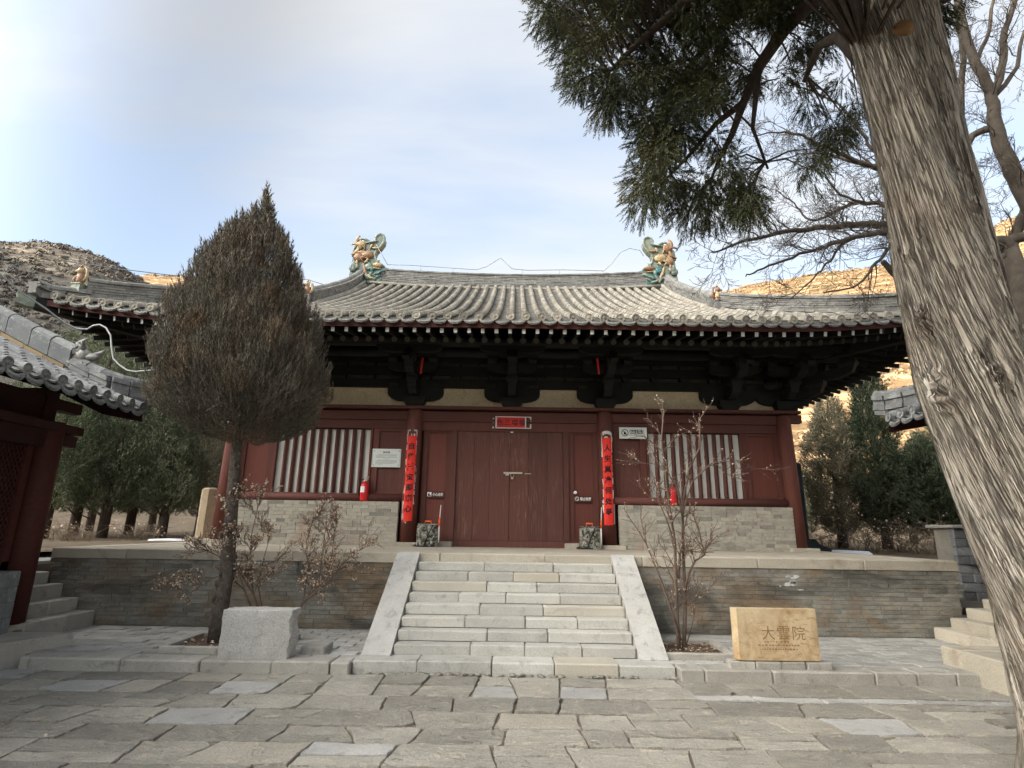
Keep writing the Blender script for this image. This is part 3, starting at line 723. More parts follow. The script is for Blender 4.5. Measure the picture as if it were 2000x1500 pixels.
# old snow lying behind
for (px, py, w_, d_, n_) in ((330, 1056, .62, .5, 'old snow patch behind the octagonal stone pillar'), (1640, 1079, .75, .4, 'old snow patch beside the black stele base')):
    p = gz(px, py, 1.10); q = MB(); n = 18; pts = []
    for k in range(n):
        a = k*6.283/n; r_ = random.uniform(.75, 1.1); pts.append((p.x+w_*math.cos(a)*r_, p.y+d_*math.sin(a)*r_*1.5))
    V = [(x, y, 1.02) for x, y in pts]+[(p.x+(x-p.x)*.8, p.y+(y-p.y)*.8, 1.135+random.uniform(-.01, .01)) for x, y in pts]+[(p.x, p.y, 1.16)]
    q.add(V, [(i, (i+1) % n, n+(i+1) % n, n+i) for i in range(n)]+[(n+i, n+(i+1) % n, 2*n) for i in range(n)], 0, True)
    o = q.build('snow_patch', M['snow']); o['kind'] = 'stuff'; tag(o, n_, 'snow')

# ================================================================== TEMPLE HALL
hall = thing('temple_hall', 'single storey red timber temple hall with upswept grey tiled roof', 'temple hall')
HB = 5.88; CBX = 2.04
def cyl(q, x, y, z0, z1, r, n=20, m=0, lean=0.0):
    q.tube([(x, y, z0), (x+lean*.5, y, (z0+z1)/2), (x+lean, y, z1-.05), (x+lean, y, z1)], [r*1.02, r, r*.97, r*.86], n, m)
for x, r, lean, zt in ((-HB, .155, .055, 3.96), (-CBX, .168, .02, 3.985), (CBX, .168, -.02, 3.985), (HB, .155, -.055, 3.96)):
    q = MB(); cyl(q, XC+x, DW-.04, ZP+.06, zt, r, 22, 0, lean); q.build('column', M['col'], hall)
    q = MB(); w_ = .30 if abs(x) < 3 else .27; q.cbox(XC+x-w_, XC+x+w_, DW-.33, DW+.2, ZP-.004, ZP+.072, .012, jit=.006); q.build('column_base', M['coping'], hall)
# dado walls of thin grey bricks
def dado(x0, x1):
    y0 = DW-.20; z0, z1 = ZP-.004, 2.045
    q = MB(); q.box(x0+.05, x1-.05, y0+.02, DW+.25, z0, z1-.006); w = q.build('dado_wall', M['mortar_light'], hall)
    c = 0; z = z0+.002; H = (z1-z0-.004)/12
    while c < 12:
        x = x0+(0 if c % 2 else .0); first = True
        while x < x1-.02:
            L = random.choice((.30, .30, .16, .33)) if not first else (.30 if c % 2 else .16)
            if x1-x-L < .12: L = x1-x
            first = False
            q = MB(); e = .004
            q.cbox(x+.002, x+L-.0025, y0+random.uniform(-.003, .004), y0+.12, z+.0015, z+H-.0025, min(e, .03) if e > .01 else .004, jit=.0015); q.build('brick', M['dado'], w)
            x += L
        z += H; c += 1
dado(-5.60, -2.33); dado(2.14, 5.66)
# windows, side panels, sill beams
def window(x0, x1):
    z0, z1 = 2.215, 3.555; w = part_empty('window', hall)
    q = MB(); q.box(x0, x1, DW+.07, DW+.08, z0, z1); q.build('paper', M['paper'], w)
    n = 11; pit = (x1-x0)/n
    for k in range(n+1):
        x = x0+k*pit
        if k in (0, n): continue
        q = MB(); b_ = .046; q.poly([(x-b_, DW+.035, z0+.002), (x, DW-.012, z0+.002), (x+b_, DW+.035, z0+.002)], (0, 0, z1-z0-.004)); q.build('bar', M['red_dull'], w)
    for xa in (x0-.045, x1): q = MB(); q.box(xa, xa+.045, DW-.03, DW+.09, z0-.02, z1+.02); q.build('frame', M['red'], w)
window(-5.02, -3.05); window(2.84, 4.78)
def panel(x0, x1, z0, z1, m, fr=.085, y=DW):
    p = part_empty('side_panel', hall)
    q = MB(); q.box(x0+fr, x1-fr, y+.035, y+.06, z0+fr*.4, z1-fr*.4); q.build('board', M[m], p)
    q = MB(); q.box(x0, x0+fr, y, y+.06, z0, z1); q.box(x1-fr, x1, y, y+.06, z0, z1); q.box(x0+fr, x1-fr, y+.004, y+.06, z0, z0+fr*.4); q.box(x0+fr, x1-fr, y+.004, y+.06, z1-fr*.4, z1); q.build('frame', M['red'], p)
panel(-5.80, -5.07, 2.2, 3.575, 'red_panel', .13); panel(-3.0, -2.28, 2.2, 3.575, 'red_dull', .13)
panel(2.06, 2.79, 2.2, 3.575, 'red_dull', .13); panel(4.83, 5.62, 2.2, 3.575, 'red_panel', .13)
for x0, x1 in ((-5.88, -2.2), (2.0, 5.72)):
    q = MB(); q.tube([(x0, DW-.05, 2.125), (x1, DW-.05, 2.125)], .082, 14); q.build('sill_beam', M['beam'], hall)
    q = MB(); q.box(x0, x1, DW-.02, DW+.06, 3.577, 3.76); q.build('lintel', M['beam'], hall)
    q = MB(); q.box(x0, x1, DW-.06, DW+.08, 3.765, 3.955); q.build('upper_beam', M['beam'], hall)
q = MB(); q.box(XC-CBX+.1, XC+CBX-.1, DW-.03, DW+.08, 3.545, 3.735); q.build('door_lintel', M['red'], hall)
q = MB(); q.box(XC-CBX+.1, XC+CBX-.1, DW-.065, DW+.09, 3.74, 3.955); q.build('upper_beam', M['beam'], hall)
q = MB(); q.box(XC-HB-.28, XC+HB+.28, DW-.19, DW+.16, 3.99, 4.05); q.build('top_plate', M['red_dull'], hall)
for s_ in (-1, 1):
    q = MB(); q.box(*sorted((XC+s_*HB, XC+s_*(HB+.32))), DW-.10, DW+.04, 3.80, 3.975); q.build('beam_end', M['red_dull'], hall)
# door
for x0, x1 in ((-1.92, -1.335), (1.155, 1.765)): panel(x0, x1, 1.30, 3.545, 'red_panel', .10)
for x0, x1 in ((-1.33, -1.21), (1.035, 1.15)):
    q = MB(); q.box(x0, x1, DW-.045, DW+.08, 1.30, 3.545); q.build('door_post', M['red_dull'], hall)
q = MB(); q.box(-1.92, 1.76, DW-.035, DW+.07, 1.225, 1.298); q.build('lower_rail', M['red_dull'], hall)
q = MB(); q.box(-1.21, 1.035, DW-.10, DW-.038, ZP, 1.30); q.build('threshold', M['red_dull'], hall)
for x0, x1 in ((-1.5, -1.215), (1.04, 1.36)):
    q = MB(); q.cbox(x0, x1, DW-.27, DW-.02, ZP-.004, ZP+.095, .015, jit=.006); q.build('door_stone', M['coping'], hall)
DMID = -.085
for a, b, cuts in ((-1.21, DMID, (-.84, -.50)), (DMID, 1.035, (.30, .70))):
    lf = part_empty('door_leaf', hall); cs = [a+.003, *cuts, b-.003]
    for p, r_ in zip(cs[:-1], cs[1:]):
        q = MB(); q.cbox(p+.0015, r_-.0015, 0, .05, 0, 2.245, .003); o = q.build('plank', M['door'], lf, (0, DW+.0+random.uniform(-.002, .002), 1.302))
hp = MB(); hp.box(-.21, .18, DW-.022, DW-.004, 2.655, 2.69, 0); hp.box(-.17, -.10, DW-.03, DW-.004, 2.62, 2.652, 0); hp.box(.23, .36, DW-.012, DW-.003, 2.655, 2.668, 0); hp.build('hasp', M['steel'], hall)
hp = MB(); hp.tube([(-.06, DW-.02, 2.65), (-.062, DW-.024, 2.60), (-.03, DW-.024, 2.58), (.0, DW-.024, 2.60), (.0, DW-.02, 2.65)], .006, 6); hp.cbox(-.055, -.003, DW-.04, DW-.012, 2.545, 2.585, .006); hp.build('padlock', M['steel'], hall)
hp = MB(); hp.box(-.08, -.02, DW-.05, DW-.036, 3.515, 3.54); hp.build('paper_tag', M['white'], hall)
# plaster and bracket sets
def zig(q, *a): q.box(*a)
BX = [XC-HB, -4.75, XC-CBX, -.06, XC+CBX, 4.58, XC+HB]
for a, b in zip(BX[:-1], BX[1:]):
    q = MB(); q.box(a+.02, b-.02, DW+.0, DW+.05, 4.052, 4.47); q.build('plaster_panel', M['plaster'], hall)
def arm_profile(hw, z0, h, y0, y1):
    """a bracket arm with rounded-up ends, lying across the wall"""
    p = [(-hw, z0+h), (-hw, z0+h*.55)]+[(-hw+hw*.52*(1-math.cos(a)), z0+h*.55-h*.55*math.sin(a)) for a in (.35, .75, 1.15, 1.571)]
    p += [(-x, z) for x, z in p[::-1]]
    return [(x, y0, z) for x, z in p], (0, y1-y0, 0)
def bearing(q, x, y, z, w, h, m=0):
    b_ = w*.36; q.add([(x-b_, y-b_, z), (x+b_, y-b_, z), (x+b_, y+b_, z), (x-b_, y+b_, z)]+[(x-w/2, y-w/2, z+h*.5), (x+w/2, y-w/2, z+h*.5), (x+w/2, y+w/2, z+h*.5), (x-w/2, y+w/2, z+h*.5)]+[(x-w/2, y-w/2, z+h), (x+w/2, y-w/2, z+h), (x+w/2, y+w/2, z+h), (x-w/2, y+w/2, z+h)],
        [(3, 2, 1, 0), (8, 9, 10, 11)]+[(i, (i+1) % 4, (i+1) % 4+4, i+4) for i in range(4)]+[(i+4, (i+1) % 4+4, (i+1) % 4+8, i+8) for i in range(4)], m)
dk = M['dark']
_bs = {}
def bmesh_part(k, fn):
    if k not in _bs: q = MB(); fn(q); _bs[k] = q.mesh(k, dk)
    return _bs[k]
def f_block(q): bearing(q, 0, 0, 4.052, .46, .2)
def f_cross(q): p, d = arm_profile(.60, 4.175, .30, -.10, .09); q.poly(p, d)
def f_cross2(q): p, d = arm_profile(.52, 4.70, .20, -.60, -.46); q.poly(p, d)
def f_cross3(q): p, d = arm_profile(.66, 4.98, .20, -1.06, -.92); q.poly(p, d)
def f_arm(q):
    q.poly([(-.085, .2, 4.27), (-.085, -.40, 4.27), (-.085, -.58, 4.36), (-.085, -.62, 4.47), (-.085, .2, 4.47)], (.17, 0, 0))
    bearing(q, 0, -.53, 4.47, .24, .14); bearing(q, -.47, -.005, 4.475, .22, .13); bearing(q, .47, -.005, 4.475, .22, .13)
def f_arm2(q):
    q.poly([(-.085, .2, 4.60), (-.085, -.86, 4.60), (-.085, -1.04, 4.69), (-.085, -1.08, 4.79), (-.085, .2, 4.79)], (.17, 0, 0))
    bearing(q, 0, -.99, 4.79, .24, .14); bearing(q, -.42, -.53, 4.90, .2, .12); bearing(q, .42, -.53, 4.90, .2, .12)
def f_beak(q): q.poly([(-.075, .3, 5.12), (-.075, -1.05, 4.90), (-.075, -1.34, 4.72), (-.075, -1.36, 4.80), (-.075, -1.05, 5.06), (-.075, .3, 5.36)], (.15, 0, 0))
for i, x in enumerate(BX):
    bset = part_empty('bracket_set', hall, (x, DW, 0))
    for nm, fn in (('bearing_block', f_block), ('cross_arm', f_cross), ('projecting_arm', f_arm), ('upper_projecting_arm', f_arm2), ('cross_arm', f_cross2), ('cross_arm', f_cross3), ('beak', f_beak)):
        inst(nm, bmesh_part(nm+fn.__name__, fn), bset)
    if i in (0, 6):
        s_ = -1 if i == 0 else 1
        a = bpy.data.objects.new('diagonal_arm', bmesh_part('projecting_armf_arm', f_arm)); COL.objects.link(a); a.parent = bset; a.rotation_euler = (0, 0, s_*R(45)); a.scale = (1, 1.35, 1)
        a = bpy.data.objects.new('diagonal_arm', bmesh_part('upper_projecting_armf_arm2', f_arm2)); COL.objects.link(a); a.parent = bset; a.rotation_euler = (0, 0, s_*R(45)); a.scale = (1, 1.35, 1)
for z0, z1, y in ((4.472, 4.66, 0), (4.76, 4.95, 0.004), (5.05, 5.24, 0), (5.34, 5.6, .004)):
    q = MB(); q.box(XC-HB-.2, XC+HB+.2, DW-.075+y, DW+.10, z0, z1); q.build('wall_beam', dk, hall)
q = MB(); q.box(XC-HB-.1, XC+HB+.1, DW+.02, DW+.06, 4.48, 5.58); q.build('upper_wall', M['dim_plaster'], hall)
for z in (4.66, 4.95, 5.24):
    x = XC-HB+.35
    while x < XC+HB:
        q = MB(); bearing(q, x, DW-.02, z, .2, .1); q.build('small_block', dk, hall); x += .62
for y, z, nm in ((DW-.99, 5.20, 'eaves_purlin'), (DW-.53, 5.12, 'tie_beam')):
    q = MB(); q.tube([(XC-HB-1.0, y, z), (XC+HB+1.0, y, z)], .10, 10); q.build(nm, dk, hall)
for s_ in (-1, 1):
    q = MB(); q.tube([(XC+s_*(HB+.99), DW-1.0, 5.20), (XC+s_*(HB+.99), 22, 5.20)], .10, 8); q.build('eaves_purlin', dk, hall)
# side and back walls, gables
for s_ in (-1, 1):
    q = MB(); x0 = XC+s_*(HB-.06); q.box(min(x0, x0-s_*.25), max(x0, x0-s_*.25), DW+.15, 21.9, ZP, 5.6); q.build('side_wall', M['red'], hall)
q = MB(); q.box(XC-HB+.2, XC+HB-.2, 21.75, 21.95, ZP, 5.6); q.build('back_wall', M['red'], hall)
q = MB(); q.box(XC-HB+.2, XC+HB-.2, DW+.095, DW+.12, ZP, 4.0); q.build('backing_wall', M['dark_red'], hall)

# ------------------------------------------------------------------ roof
EY, EZ, EX = 9.42, 5.22, 8.34         # eaves: tile ends in front, height, half length
RH = 16.87-EY                         # run from eaves to ridge
def prof(s): return .42*s+.0148*s*s
def rise(dx):
    t_ = max(0, (abs(dx)-4.6)/(EX-4.6)); return .27*t_*t_
def outw(dx):
    t_ = max(0, (abs(dx)-4.6)/(EX-4.6)); return .13*t_*t_
GX = 4.95                              # gables
def surf(dx, s):
    k = max(0, 1-s/3.6)**1.5
    return Vector((XC+dx, EY-outw(dx)*k+s, EZ+prof(s)+rise(dx)*k))
roof = part_empty('roof', hall)
def smax(dx): return RH-.12 if abs(dx) < GX-.1 else max(.12, EX-abs(dx)-.02)
PIT = .2805; NROW = 59
rows_dx = [(i-(NROW-1)/2)*PIT for i in range(NROW)]
def cover_row(q, path, r0=.074, r1=.064, seg=.30, m=0):
    """half-round cover tiles laid end to end along a path (list of points, lower end first)"""
    L = [0]
    for a, b in zip(path[:-1], path[1:]): L.append(L[-1]+(b-a).length)
    def pt(u):
        for k in range(len(L)-1):
            if u <= L[k+1] or k == len(L)-2:
                w = (u-L[k])/(L[k+1]-L[k]); return path[k].lerp(path[k+1], w), (path[k+1]-path[k]).normalized()
    n = max(1, round(L[-1]/seg)); h = L[-1]/n
    for k in range(n):
        jr = random.uniform(.96, 1.05)
        V = []
        for u, r in ((k*h, r0*jr), ((k+1)*h+.0, r1*jr)):
            p, t_ = pt(min(u, L[-1]-1e-4)); side = t_.cross(Vector((0, 0, 1))).normalized(); up = side.cross(t_)
            for j in range(7):
                a = math.pi*j/6; V.append(p+side*math.cos(a)*r+up*(math.sin(a)*r*1.05-.012))
        F = [(j, j+1, j+8, j+7) for j in range(6)]+[(6, 5, 4, 3, 2, 1, 0)]
        q.add(V, F, m, False)
me_row = {}
for i, dx in enumerate(rows_dx):
    path = [surf(dx, s)-Vector((XC+dx, 0, 0)) for s in np.linspace(0, smax(dx), 12)]
    key = 'mid%d' % random.randrange(5) if abs(dx) < 4.55 else i
    if key not in me_row:
        q = MB(); cover_row(q, path); me_row[key] = q.mesh('cover_tile_row', M['tile'])
    inst('cover_tile_row', me_row[key], roof, (XC+dx, 0, 0))
def disc(q, r=.078, m=0, n=16):
    Mx = Matrix.Rotation(R(90), 4, 'X')
    q.lathe([(r*.98, -.05), (r, .012), (r*.97, .018), (r*.80, .018), (r*.76, .008), (r*.36, .008), (r*.30, .02), (r*.12, .024), (0, .025)], Mx, n, m, False)
q = MB(); disc(q); me_disc = q.mesh('end_tile', M['tile'])
def drip(q, w=.125, m=0):
    pts = []
    for k in range(13):
        a = -1+2*k/12; pts.append((a*w, -.012*(1-a*a), -.042-.088*math.sqrt(max(0, 1-a*a*.92))*(1+.07*math.cos(k*math.pi))))
    top = [(a*w, 0, -.015-.045*(1-a*a)) for a in np.linspace(1, -1, 9)]
    q.poly(pts+top, (0, .02, .004), m)
    # rolled lip and moulded band
    q.tube([(x, y-.006, z+.02) for x, y, z in pts[1:-1]], .007, 5, m)
    q.tube([(x*.8, y-.006, z*.6-.02) for x, y, z in pts[2:-2]], .005, 4, m)
q = MB(); drip(q); me_drip = q.mesh('drip_tile', M['tile_old'])
for dx in rows_dx:
    p = surf(dx, 0); inst('end_tile', me_disc, roof, p+Vector((0, -.012, -.004)), (R(-8+random.gauss(0, 3)), random.uniform(0, 6), random.gauss(0, .05)))
for i in range(NROW-1):
    dx = rows_dx[i]+PIT/2; p = surf(dx, 0); sl = (surf(dx+.1, 0).z-surf(dx-.1, 0).z)/.2
    inst('drip_tile', me_drip, roof, p+Vector((0, -.018+random.gauss(0, .004), -.035)), (R(-10+random.gauss(0, 4)), -math.atan(sl), random.gauss(0, .04)))
# concave pan tiles between the rows, stepped course by course
V = []; F = []
for i in range(NROW-1):
    dx = rows_dx[i]+PIT/2; sm = smax(dx); n = max(1, int(sm/.125))
    for k in range(n):
        s0, s1 = k*.125, min(sm, k*.125+.16); lift = random.uniform(.010, .02); o = len(V)
        for s_, lf in ((s0, lift), (s0, lift-.022), (s1, -.004)):
            b_ = surf(dx, s_)
            for j in range(5):
                a = -1+j*.5; V.append((b_.x+a*.112, b_.y, b_.z-.075+.05*a*a+lf))
        for j in range(4):
            F.append((o+5+j, o+j, o+j+1, o+6+j)[::-1]); F.append((o+j, o+j+1, o+11+j, o+10+j))
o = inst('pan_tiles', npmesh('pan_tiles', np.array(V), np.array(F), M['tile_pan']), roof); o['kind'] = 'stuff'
# sheathing under all four slopes
def sheet(fn, us, vs, name, mat, parent, flip=False):
    V = [fn(u, v) for u in us for v in vs]; n = len(vs); F = [(a*n+b, (a+1)*n+b, (a+1)*n+b+1, a*n+b+1) for a in range(len(us)-1) for b in range(n-1)]
    if flip: F = [f[::-1] for f in F]
    q = MB(); q.add(V, F); return q.build(name, mat, parent)
def fr(u, v, dz=-.10):      # u across -1..1, v up 0..1
    s_ = v*(RH-.1); half = (EX-s_) if s_ < EX-GX else GX
    p = surf(u*half, s_); return p+Vector((0, .03 if v == 0 else 0, dz))
us = np.linspace(-1, 1, 41); vs = np.linspace(0, 1, 22)
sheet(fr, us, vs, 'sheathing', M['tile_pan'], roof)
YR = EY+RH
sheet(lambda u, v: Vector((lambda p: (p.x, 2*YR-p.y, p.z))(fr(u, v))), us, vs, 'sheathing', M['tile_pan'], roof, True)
def sideslope(sg):
    D = EX-GX
    def f(u, v):
        s_ = v*D; half = RH-s_; k = max(0, 1-s_/3.6)**1.5
        tt_ = max(0, (abs(u)*half-(RH-3.74))/3.74); rs = .27*tt_*tt_*k; ow = .13*tt_*tt_*k
        return Vector((XC+sg*(EX-s_+ow), YR+u*half, EZ+prof(s_)+rs-.10))
    sheet(f, np.linspace(-1, 1, 31), np.linspace(0, 1, 10), 'sheathing', M['tile_pan'], roof, sg > 0)
    q = MB()
    for k in range(51):
        u = -1+2*(k+.5)/51; Lv = min(1, (RH-abs(u)*RH)/D+.02)
        cover_row(q, [f(u, v)+Vector((0, 0, .1)) for v in np.linspace(0, max(.05, Lv), 8)], seg=.45)
    o = q.build('side_cover_tiles', M['tile'], roof); o['kind'] = 'stuff'
    q = MB(); q.add([(XC+sg*(GX-.04), EY+3.3, EZ+prof(3.3)-.1), (XC+sg*(GX-.04), 2*YR-EY-3.3, EZ+prof(3.3)-.1), (XC+sg*(GX-.04), YR, EZ+prof(RH)-.1)], [(0, 1, 2)]); q.build('gable_board', M['red_dull'], roof)
sideslope(-1); sideslope(1)
q = MB()
for dx in np.arange(-EX+.2, EX, .36): cover_row(q, [Vector((p.x, 2*YR-p.y, p.z)) for p in (surf(dx, s_) for s_ in np.linspace(0, smax(dx), 6))], seg=.6)
o = q.build('back_cover_tiles', M['tile'], roof); o['kind'] = 'stuff'
# ridges built of stacked thin tiles under a round cap
def ridge(name, path, H, th, courses, cap=.085, mat='tile_old', parent=hall, seg=.30, base=True):
    path = [Vector(p) for p in path]; L = [0]
    for a, b in zip(path[:-1], path[1:]): L.append(L[-1]+(b-a).length)
    def pt(u):
        u = min(max(u, 0), L[-1])
        for k in range(len(L)-1):
            if u <= L[k+1]+1e-9:
                w = (u-L[k])/max(1e-9, L[k+1]-L[k]); return path[k].lerp(path[k+1], w), (path[k+1]-path[k]).normalized()
        return path[-1], (path[-1]-path[-2]).normalized()
    q = MB(); h = H/courses
    for c in range(courses):
        u = 0
        while u < L[-1]-.02:
            w = min(seg*random.uniform(.7, 1.25), L[-1]-u); t2 = th/2+random.uniform(-.012, .014)+(.03 if c in (0, courses-1) and base else 0)
            (a, ta), (b, tb) = pt(u+.003), pt(u+w-.003); V = []
            for p, t_ in ((a, ta), (b, tb)):
                sd_ = t_.cross(Vector((0, 0, 1))).normalized()
                for sg, zz in ((-1, c*h+.004), (1, c*h+.004), (1, (c+1)*h-.006), (-1, (c+1)*h-.006)): V.append(p+sd_*sg*t2+Vector((0, 0, zz)))
            q.add(V, [(3, 2, 1, 0), (4, 5, 6, 7), (0, 1, 5, 4), (1, 2, 6, 5), (2, 3, 7, 6), (3, 0, 4, 7)]); u += w
    for k in range(len(path)-1):       # solid heart
        a, b = path[k], path[k+1]; t_ = (b-a).normalized(); sd_ = t_.cross(Vector((0, 0, 1))).normalized()*(th/2-.015); V = []
        for p in (a, b): V += [p-sd_-Vector((0, 0, .12)), p+sd_-Vector((0, 0, .12)), p+sd_+Vector((0, 0, H-.01)), p-sd_+Vector((0, 0, H-.01))]
        q.add(V, [(3, 2, 1, 0), (4, 5, 6, 7), (0, 1, 5, 4), (1, 2, 6, 5), (2, 3, 7, 6), (3, 0, 4, 7)])
    cover_row(q, [p+Vector((0, 0, H)) for p in path], cap, cap*.9, seg)
    return q.build(name, M[mat], parent)
def ridgez(dx): return EZ+prof(RH)-.16+.17*(dx/4.6)**2
ridge('main_ridge', [(XC+dx, YR, ridgez(dx)) for dx in np.linspace(-4.62, 4.62, 17)], .53, .26, 9, .07)
q = MB(); q.tube([(XC+dx, YR-.19, ridgez(dx)-.02) for dx in np.linspace(-4.7, 4.7, 15)], .05, 8); q.build('ridge_moulding', M['tile'], hall)
for sg in (-1, 1):
    vp = [Vector((XC+sg*(GX+.02), EY+s_, EZ+prof(s_)+.0)) for s_ in np.linspace(RH-.1, 3.35, 14)]
    vp = [p+Vector((0, 0, .10*max(0, 1-(i/4))**1.0)) for i, p in enumerate(vp)]
    ridge('gable_ridge', vp, .36, .24, 6, .085)
    vb = [Vector((p.x, 2*YR-p.y, p.z)) for p in vp]; ridge('gable_ridge', vb, .36, .24, 3, .085)
    q = MB(); q.tube([p+Vector((-sg*.18, 0, .03)) for p in vp], .06, 8); q.build('ridge_moulding', M['tile'], hall)
    for fb in (0, 1):
        hp = []
        for s_ in np.linspace(3.25, .42, 9):
            p = surf(sg*(EX-s_), s_); p.x += sg*outw(EX-s_)*.6*max(0, 1-s_/3.6); hp.append(p+Vector((0, 0, .02)))
        lo = []
        for s_ in (.46, .22, 0, -.14):
            p = surf(sg*(EX-max(s_, 0)), max(s_, 0)); p += Vector((sg*(.08-s_*.1 if s_ <= 0.2 else .04), s_ if s_ < 0 else 0, .03+(.05 if s_ < 0 else 0))); lo.append(p)
        if fb: hp = [Vector((p.x, 2*YR-p.y, p.z)) for p in hp]; lo = [Vector((p.x, 2*YR-p.y, p.z)) for p in lo]
        ridge('hip_ridge', hp, .36, .2, 7 if not fb else 3, .075); ridge('hip_ridge_end', lo, .10, .18, 2, .085)

# ridge-end ornaments of glazed pottery: outline with depth, figures in relief
def chiwen(sg, label):
    """sg=+1: the mouth faces +x (left end of the ridge)"""
    o = part_empty('ridge_ornament', hall, (XC-sg*4.86, YR-.02, ridgez(4.7)-.12)); o['label'] = label; o.scale = (1.27, 1, 1.06)
    out = [(-.40, 0), (-.34, .55), (-.31, .95), (-.29, 1.25), (-.20, 1.38), (-.18, 1.50), (-.10, 1.57), (.0, 1.54), (.10, 1.46), (.24, 1.44), (.25, 1.50), (.23, 1.60), (.27, 1.70), (.35, 1.74), (.43, 1.70), (.47, 1.60), (.46, 1.46), (.38, 1.30), (.28, 1.17), (.24, 1.02), (.28, .86), (.40, .72), (.52, .62), (.62, .58), (.60, .52), (.44, .50), (.45, .30), (.44, 0)]
    P = [(sg*x, -.13, z) for x, z in out]
    q = MB(); q.poly(P if sg > 0 else P[::-1], (0, .30, 0), 0); q.build('back_slab', M['green'], o)
    edge = [(sg*x, -.13, z) for x, z in out[2:23]]; q = MB(); q.tube(edge, .035, 6); q.build('rim', M['green'], o)
    r = random.Random(5); q = MB(); q2 = MB(); q3 = MB()
    def swirl(qq, x, z, ln, a, w, bend=1.2, n=6, y=-.15):
        pts = []; 
        for k in range(n): pts.append((sg*x, y-.035*math.sin(math.pi*k/(n-1)), z)); x += ln/n*math.cos(a); z += ln/n*math.sin(a); a += bend/n
        qq.tube(pts, [.82*w*(.5+.5*math.sin(math.pi*(k+.6)/n)) for k in range(n)], 6)
    for k in range(9): swirl(q, r.uniform(-.26, -.02), r.uniform(.75, 1.35), r.uniform(.25, .5), r.uniform(-2, 2), r.uniform(.035, .06), r.uniform(-3, 3))
    for k in range(7): swirl(q, r.uniform(-.05, .18), r.uniform(.75, 1.3), r.uniform(.2, .4), r.uniform(-2, 2), r.uniform(.03, .055), r.uniform(-3, 3))
    q.blob((sg*-.13, -.16, 1.36), (.13, .07, .12), 0, None, 8, 6, .1); q.blob((sg*.06, -.17, 1.0), (.16, .08, .13), 0, None, 8, 6, .15); q.blob((sg*-.16, -.16, .95), (.12, .07, .16), 0, None, 8, 6, .15)
    q.blob((sg*.36, -.17, .66), (.14, .08, .075), 0, None, 8, 6, .15); swirl(q, -.02, .72, .62, -1.35, .05, .3); swirl(q, .05, .40, .42, -.9, .05, .4); swirl(q, .1, .6, .4, -.4, .04, .8)
    q.build('amber_relief', M['amber'], o)
    for k in range(8): swirl(q2, r.uniform(.0, .35), r.uniform(.1, .62), r.uniform(.2, .4), r.uniform(-2, 2), r.uniform(.035, .06), r.uniform(-2, 2))
    q2.box(*sorted((sg*-.05, sg*.43)), -.145, -.12, .02, .52); q2.blob((sg*.12, -.16, .62), (.1, .06, .12), 0, None, 8, 5, .2)
    q2.build('teal_relief', M['teal'], o)
    for k in range(5): q3.blob((sg*r.uniform(-.32, -.12), -.16, r.uniform(.35, .72)), (r.uniform(.05, .09), .05, r.uniform(.05, .12)), 0, None, 7, 5, .2)
    for k in range(3): swirl(q3, r.uniform(.1, .3), r.uniform(.15, .35), .25, r.uniform(-1, 1), .025, 1)
    swirl(q3, .50, .56, .16, .2, .03, -.6, 5, -.05); swirl(q3, -.02, 1.42, .4, .0, .03, .7, 6, -.15)
    q3.build('pale_relief', M['green'], o)
    q = MB(); q.blob((sg*-.09, -.135, 1.475), (.045, .02, .04), 0, None, 8, 5); q.build('eye', M['white'], o)
chiwen(1, 'left glazed ridge ornament with curled fish tail'); chiwen(-1, 'right glazed ridge ornament with curled fish tail')
def figure(parent, loc, sc, lean=0, mats=('amber', 'green'), name='ridge_figure', face=1):
    o = part_empty(name, parent, loc); o.scale = (sc*face, sc, sc); o.rotation_euler = (0, R(lean*face), 0)
    q = MB(); q.box(-.12, .12, -.12, .12, -.12, .16); q.box(-.14, .14, -.14, .14, .16, .20); q.build('pedestal', M[mats[1]], o)
    q = MB(); q.blob((0, 0, .36), (.11, .11, .20), 0, None, 9, 7, .08); q.blob((.02, -.02, .60), (.085, .09, .10), 0, None, 9, 7, .08); q.blob((.10, -.03, .58), (.07, .06, .05), 0, None, 7, 5, .1)
    q.tube([(-.08, 0, .28), (-.17, 0, .42), (-.15, 0, .60), (-.08, 0, .70)], [.05, .045, .04, .02], 6); q.tube([(.07, -.06, .42), (.13, -.07, .32), (.12, -.07, .20)], [.045, .035, .04], 6); q.tube([(.07, .06, .42), (.13, .07, .32), (.12, .07, .20)], [.045, .035, .04], 6)
    q.tube([(0, -.05, .68), (-.04, -.07, .78)], [.03, .012], 5); q.tube([(0, .05, .68), (-.04, .07, .78)], [.03, .012], 5)
    q.build('beast', M[mats[0]], o)
for sg in (-1, 1):
    p = Vector((XC+sg*(GX+.04), EY+3.25, EZ+prof(3.2)+.10)); figure(hall, p, .72, 0, ('amber', 'grey_figure'), face=sg)
    p = surf(sg*(EX-.34), .34); figure(hall, p+Vector((sg*.06, 0, .16)), .66, 0, ('amber', 'green'), face=sg)

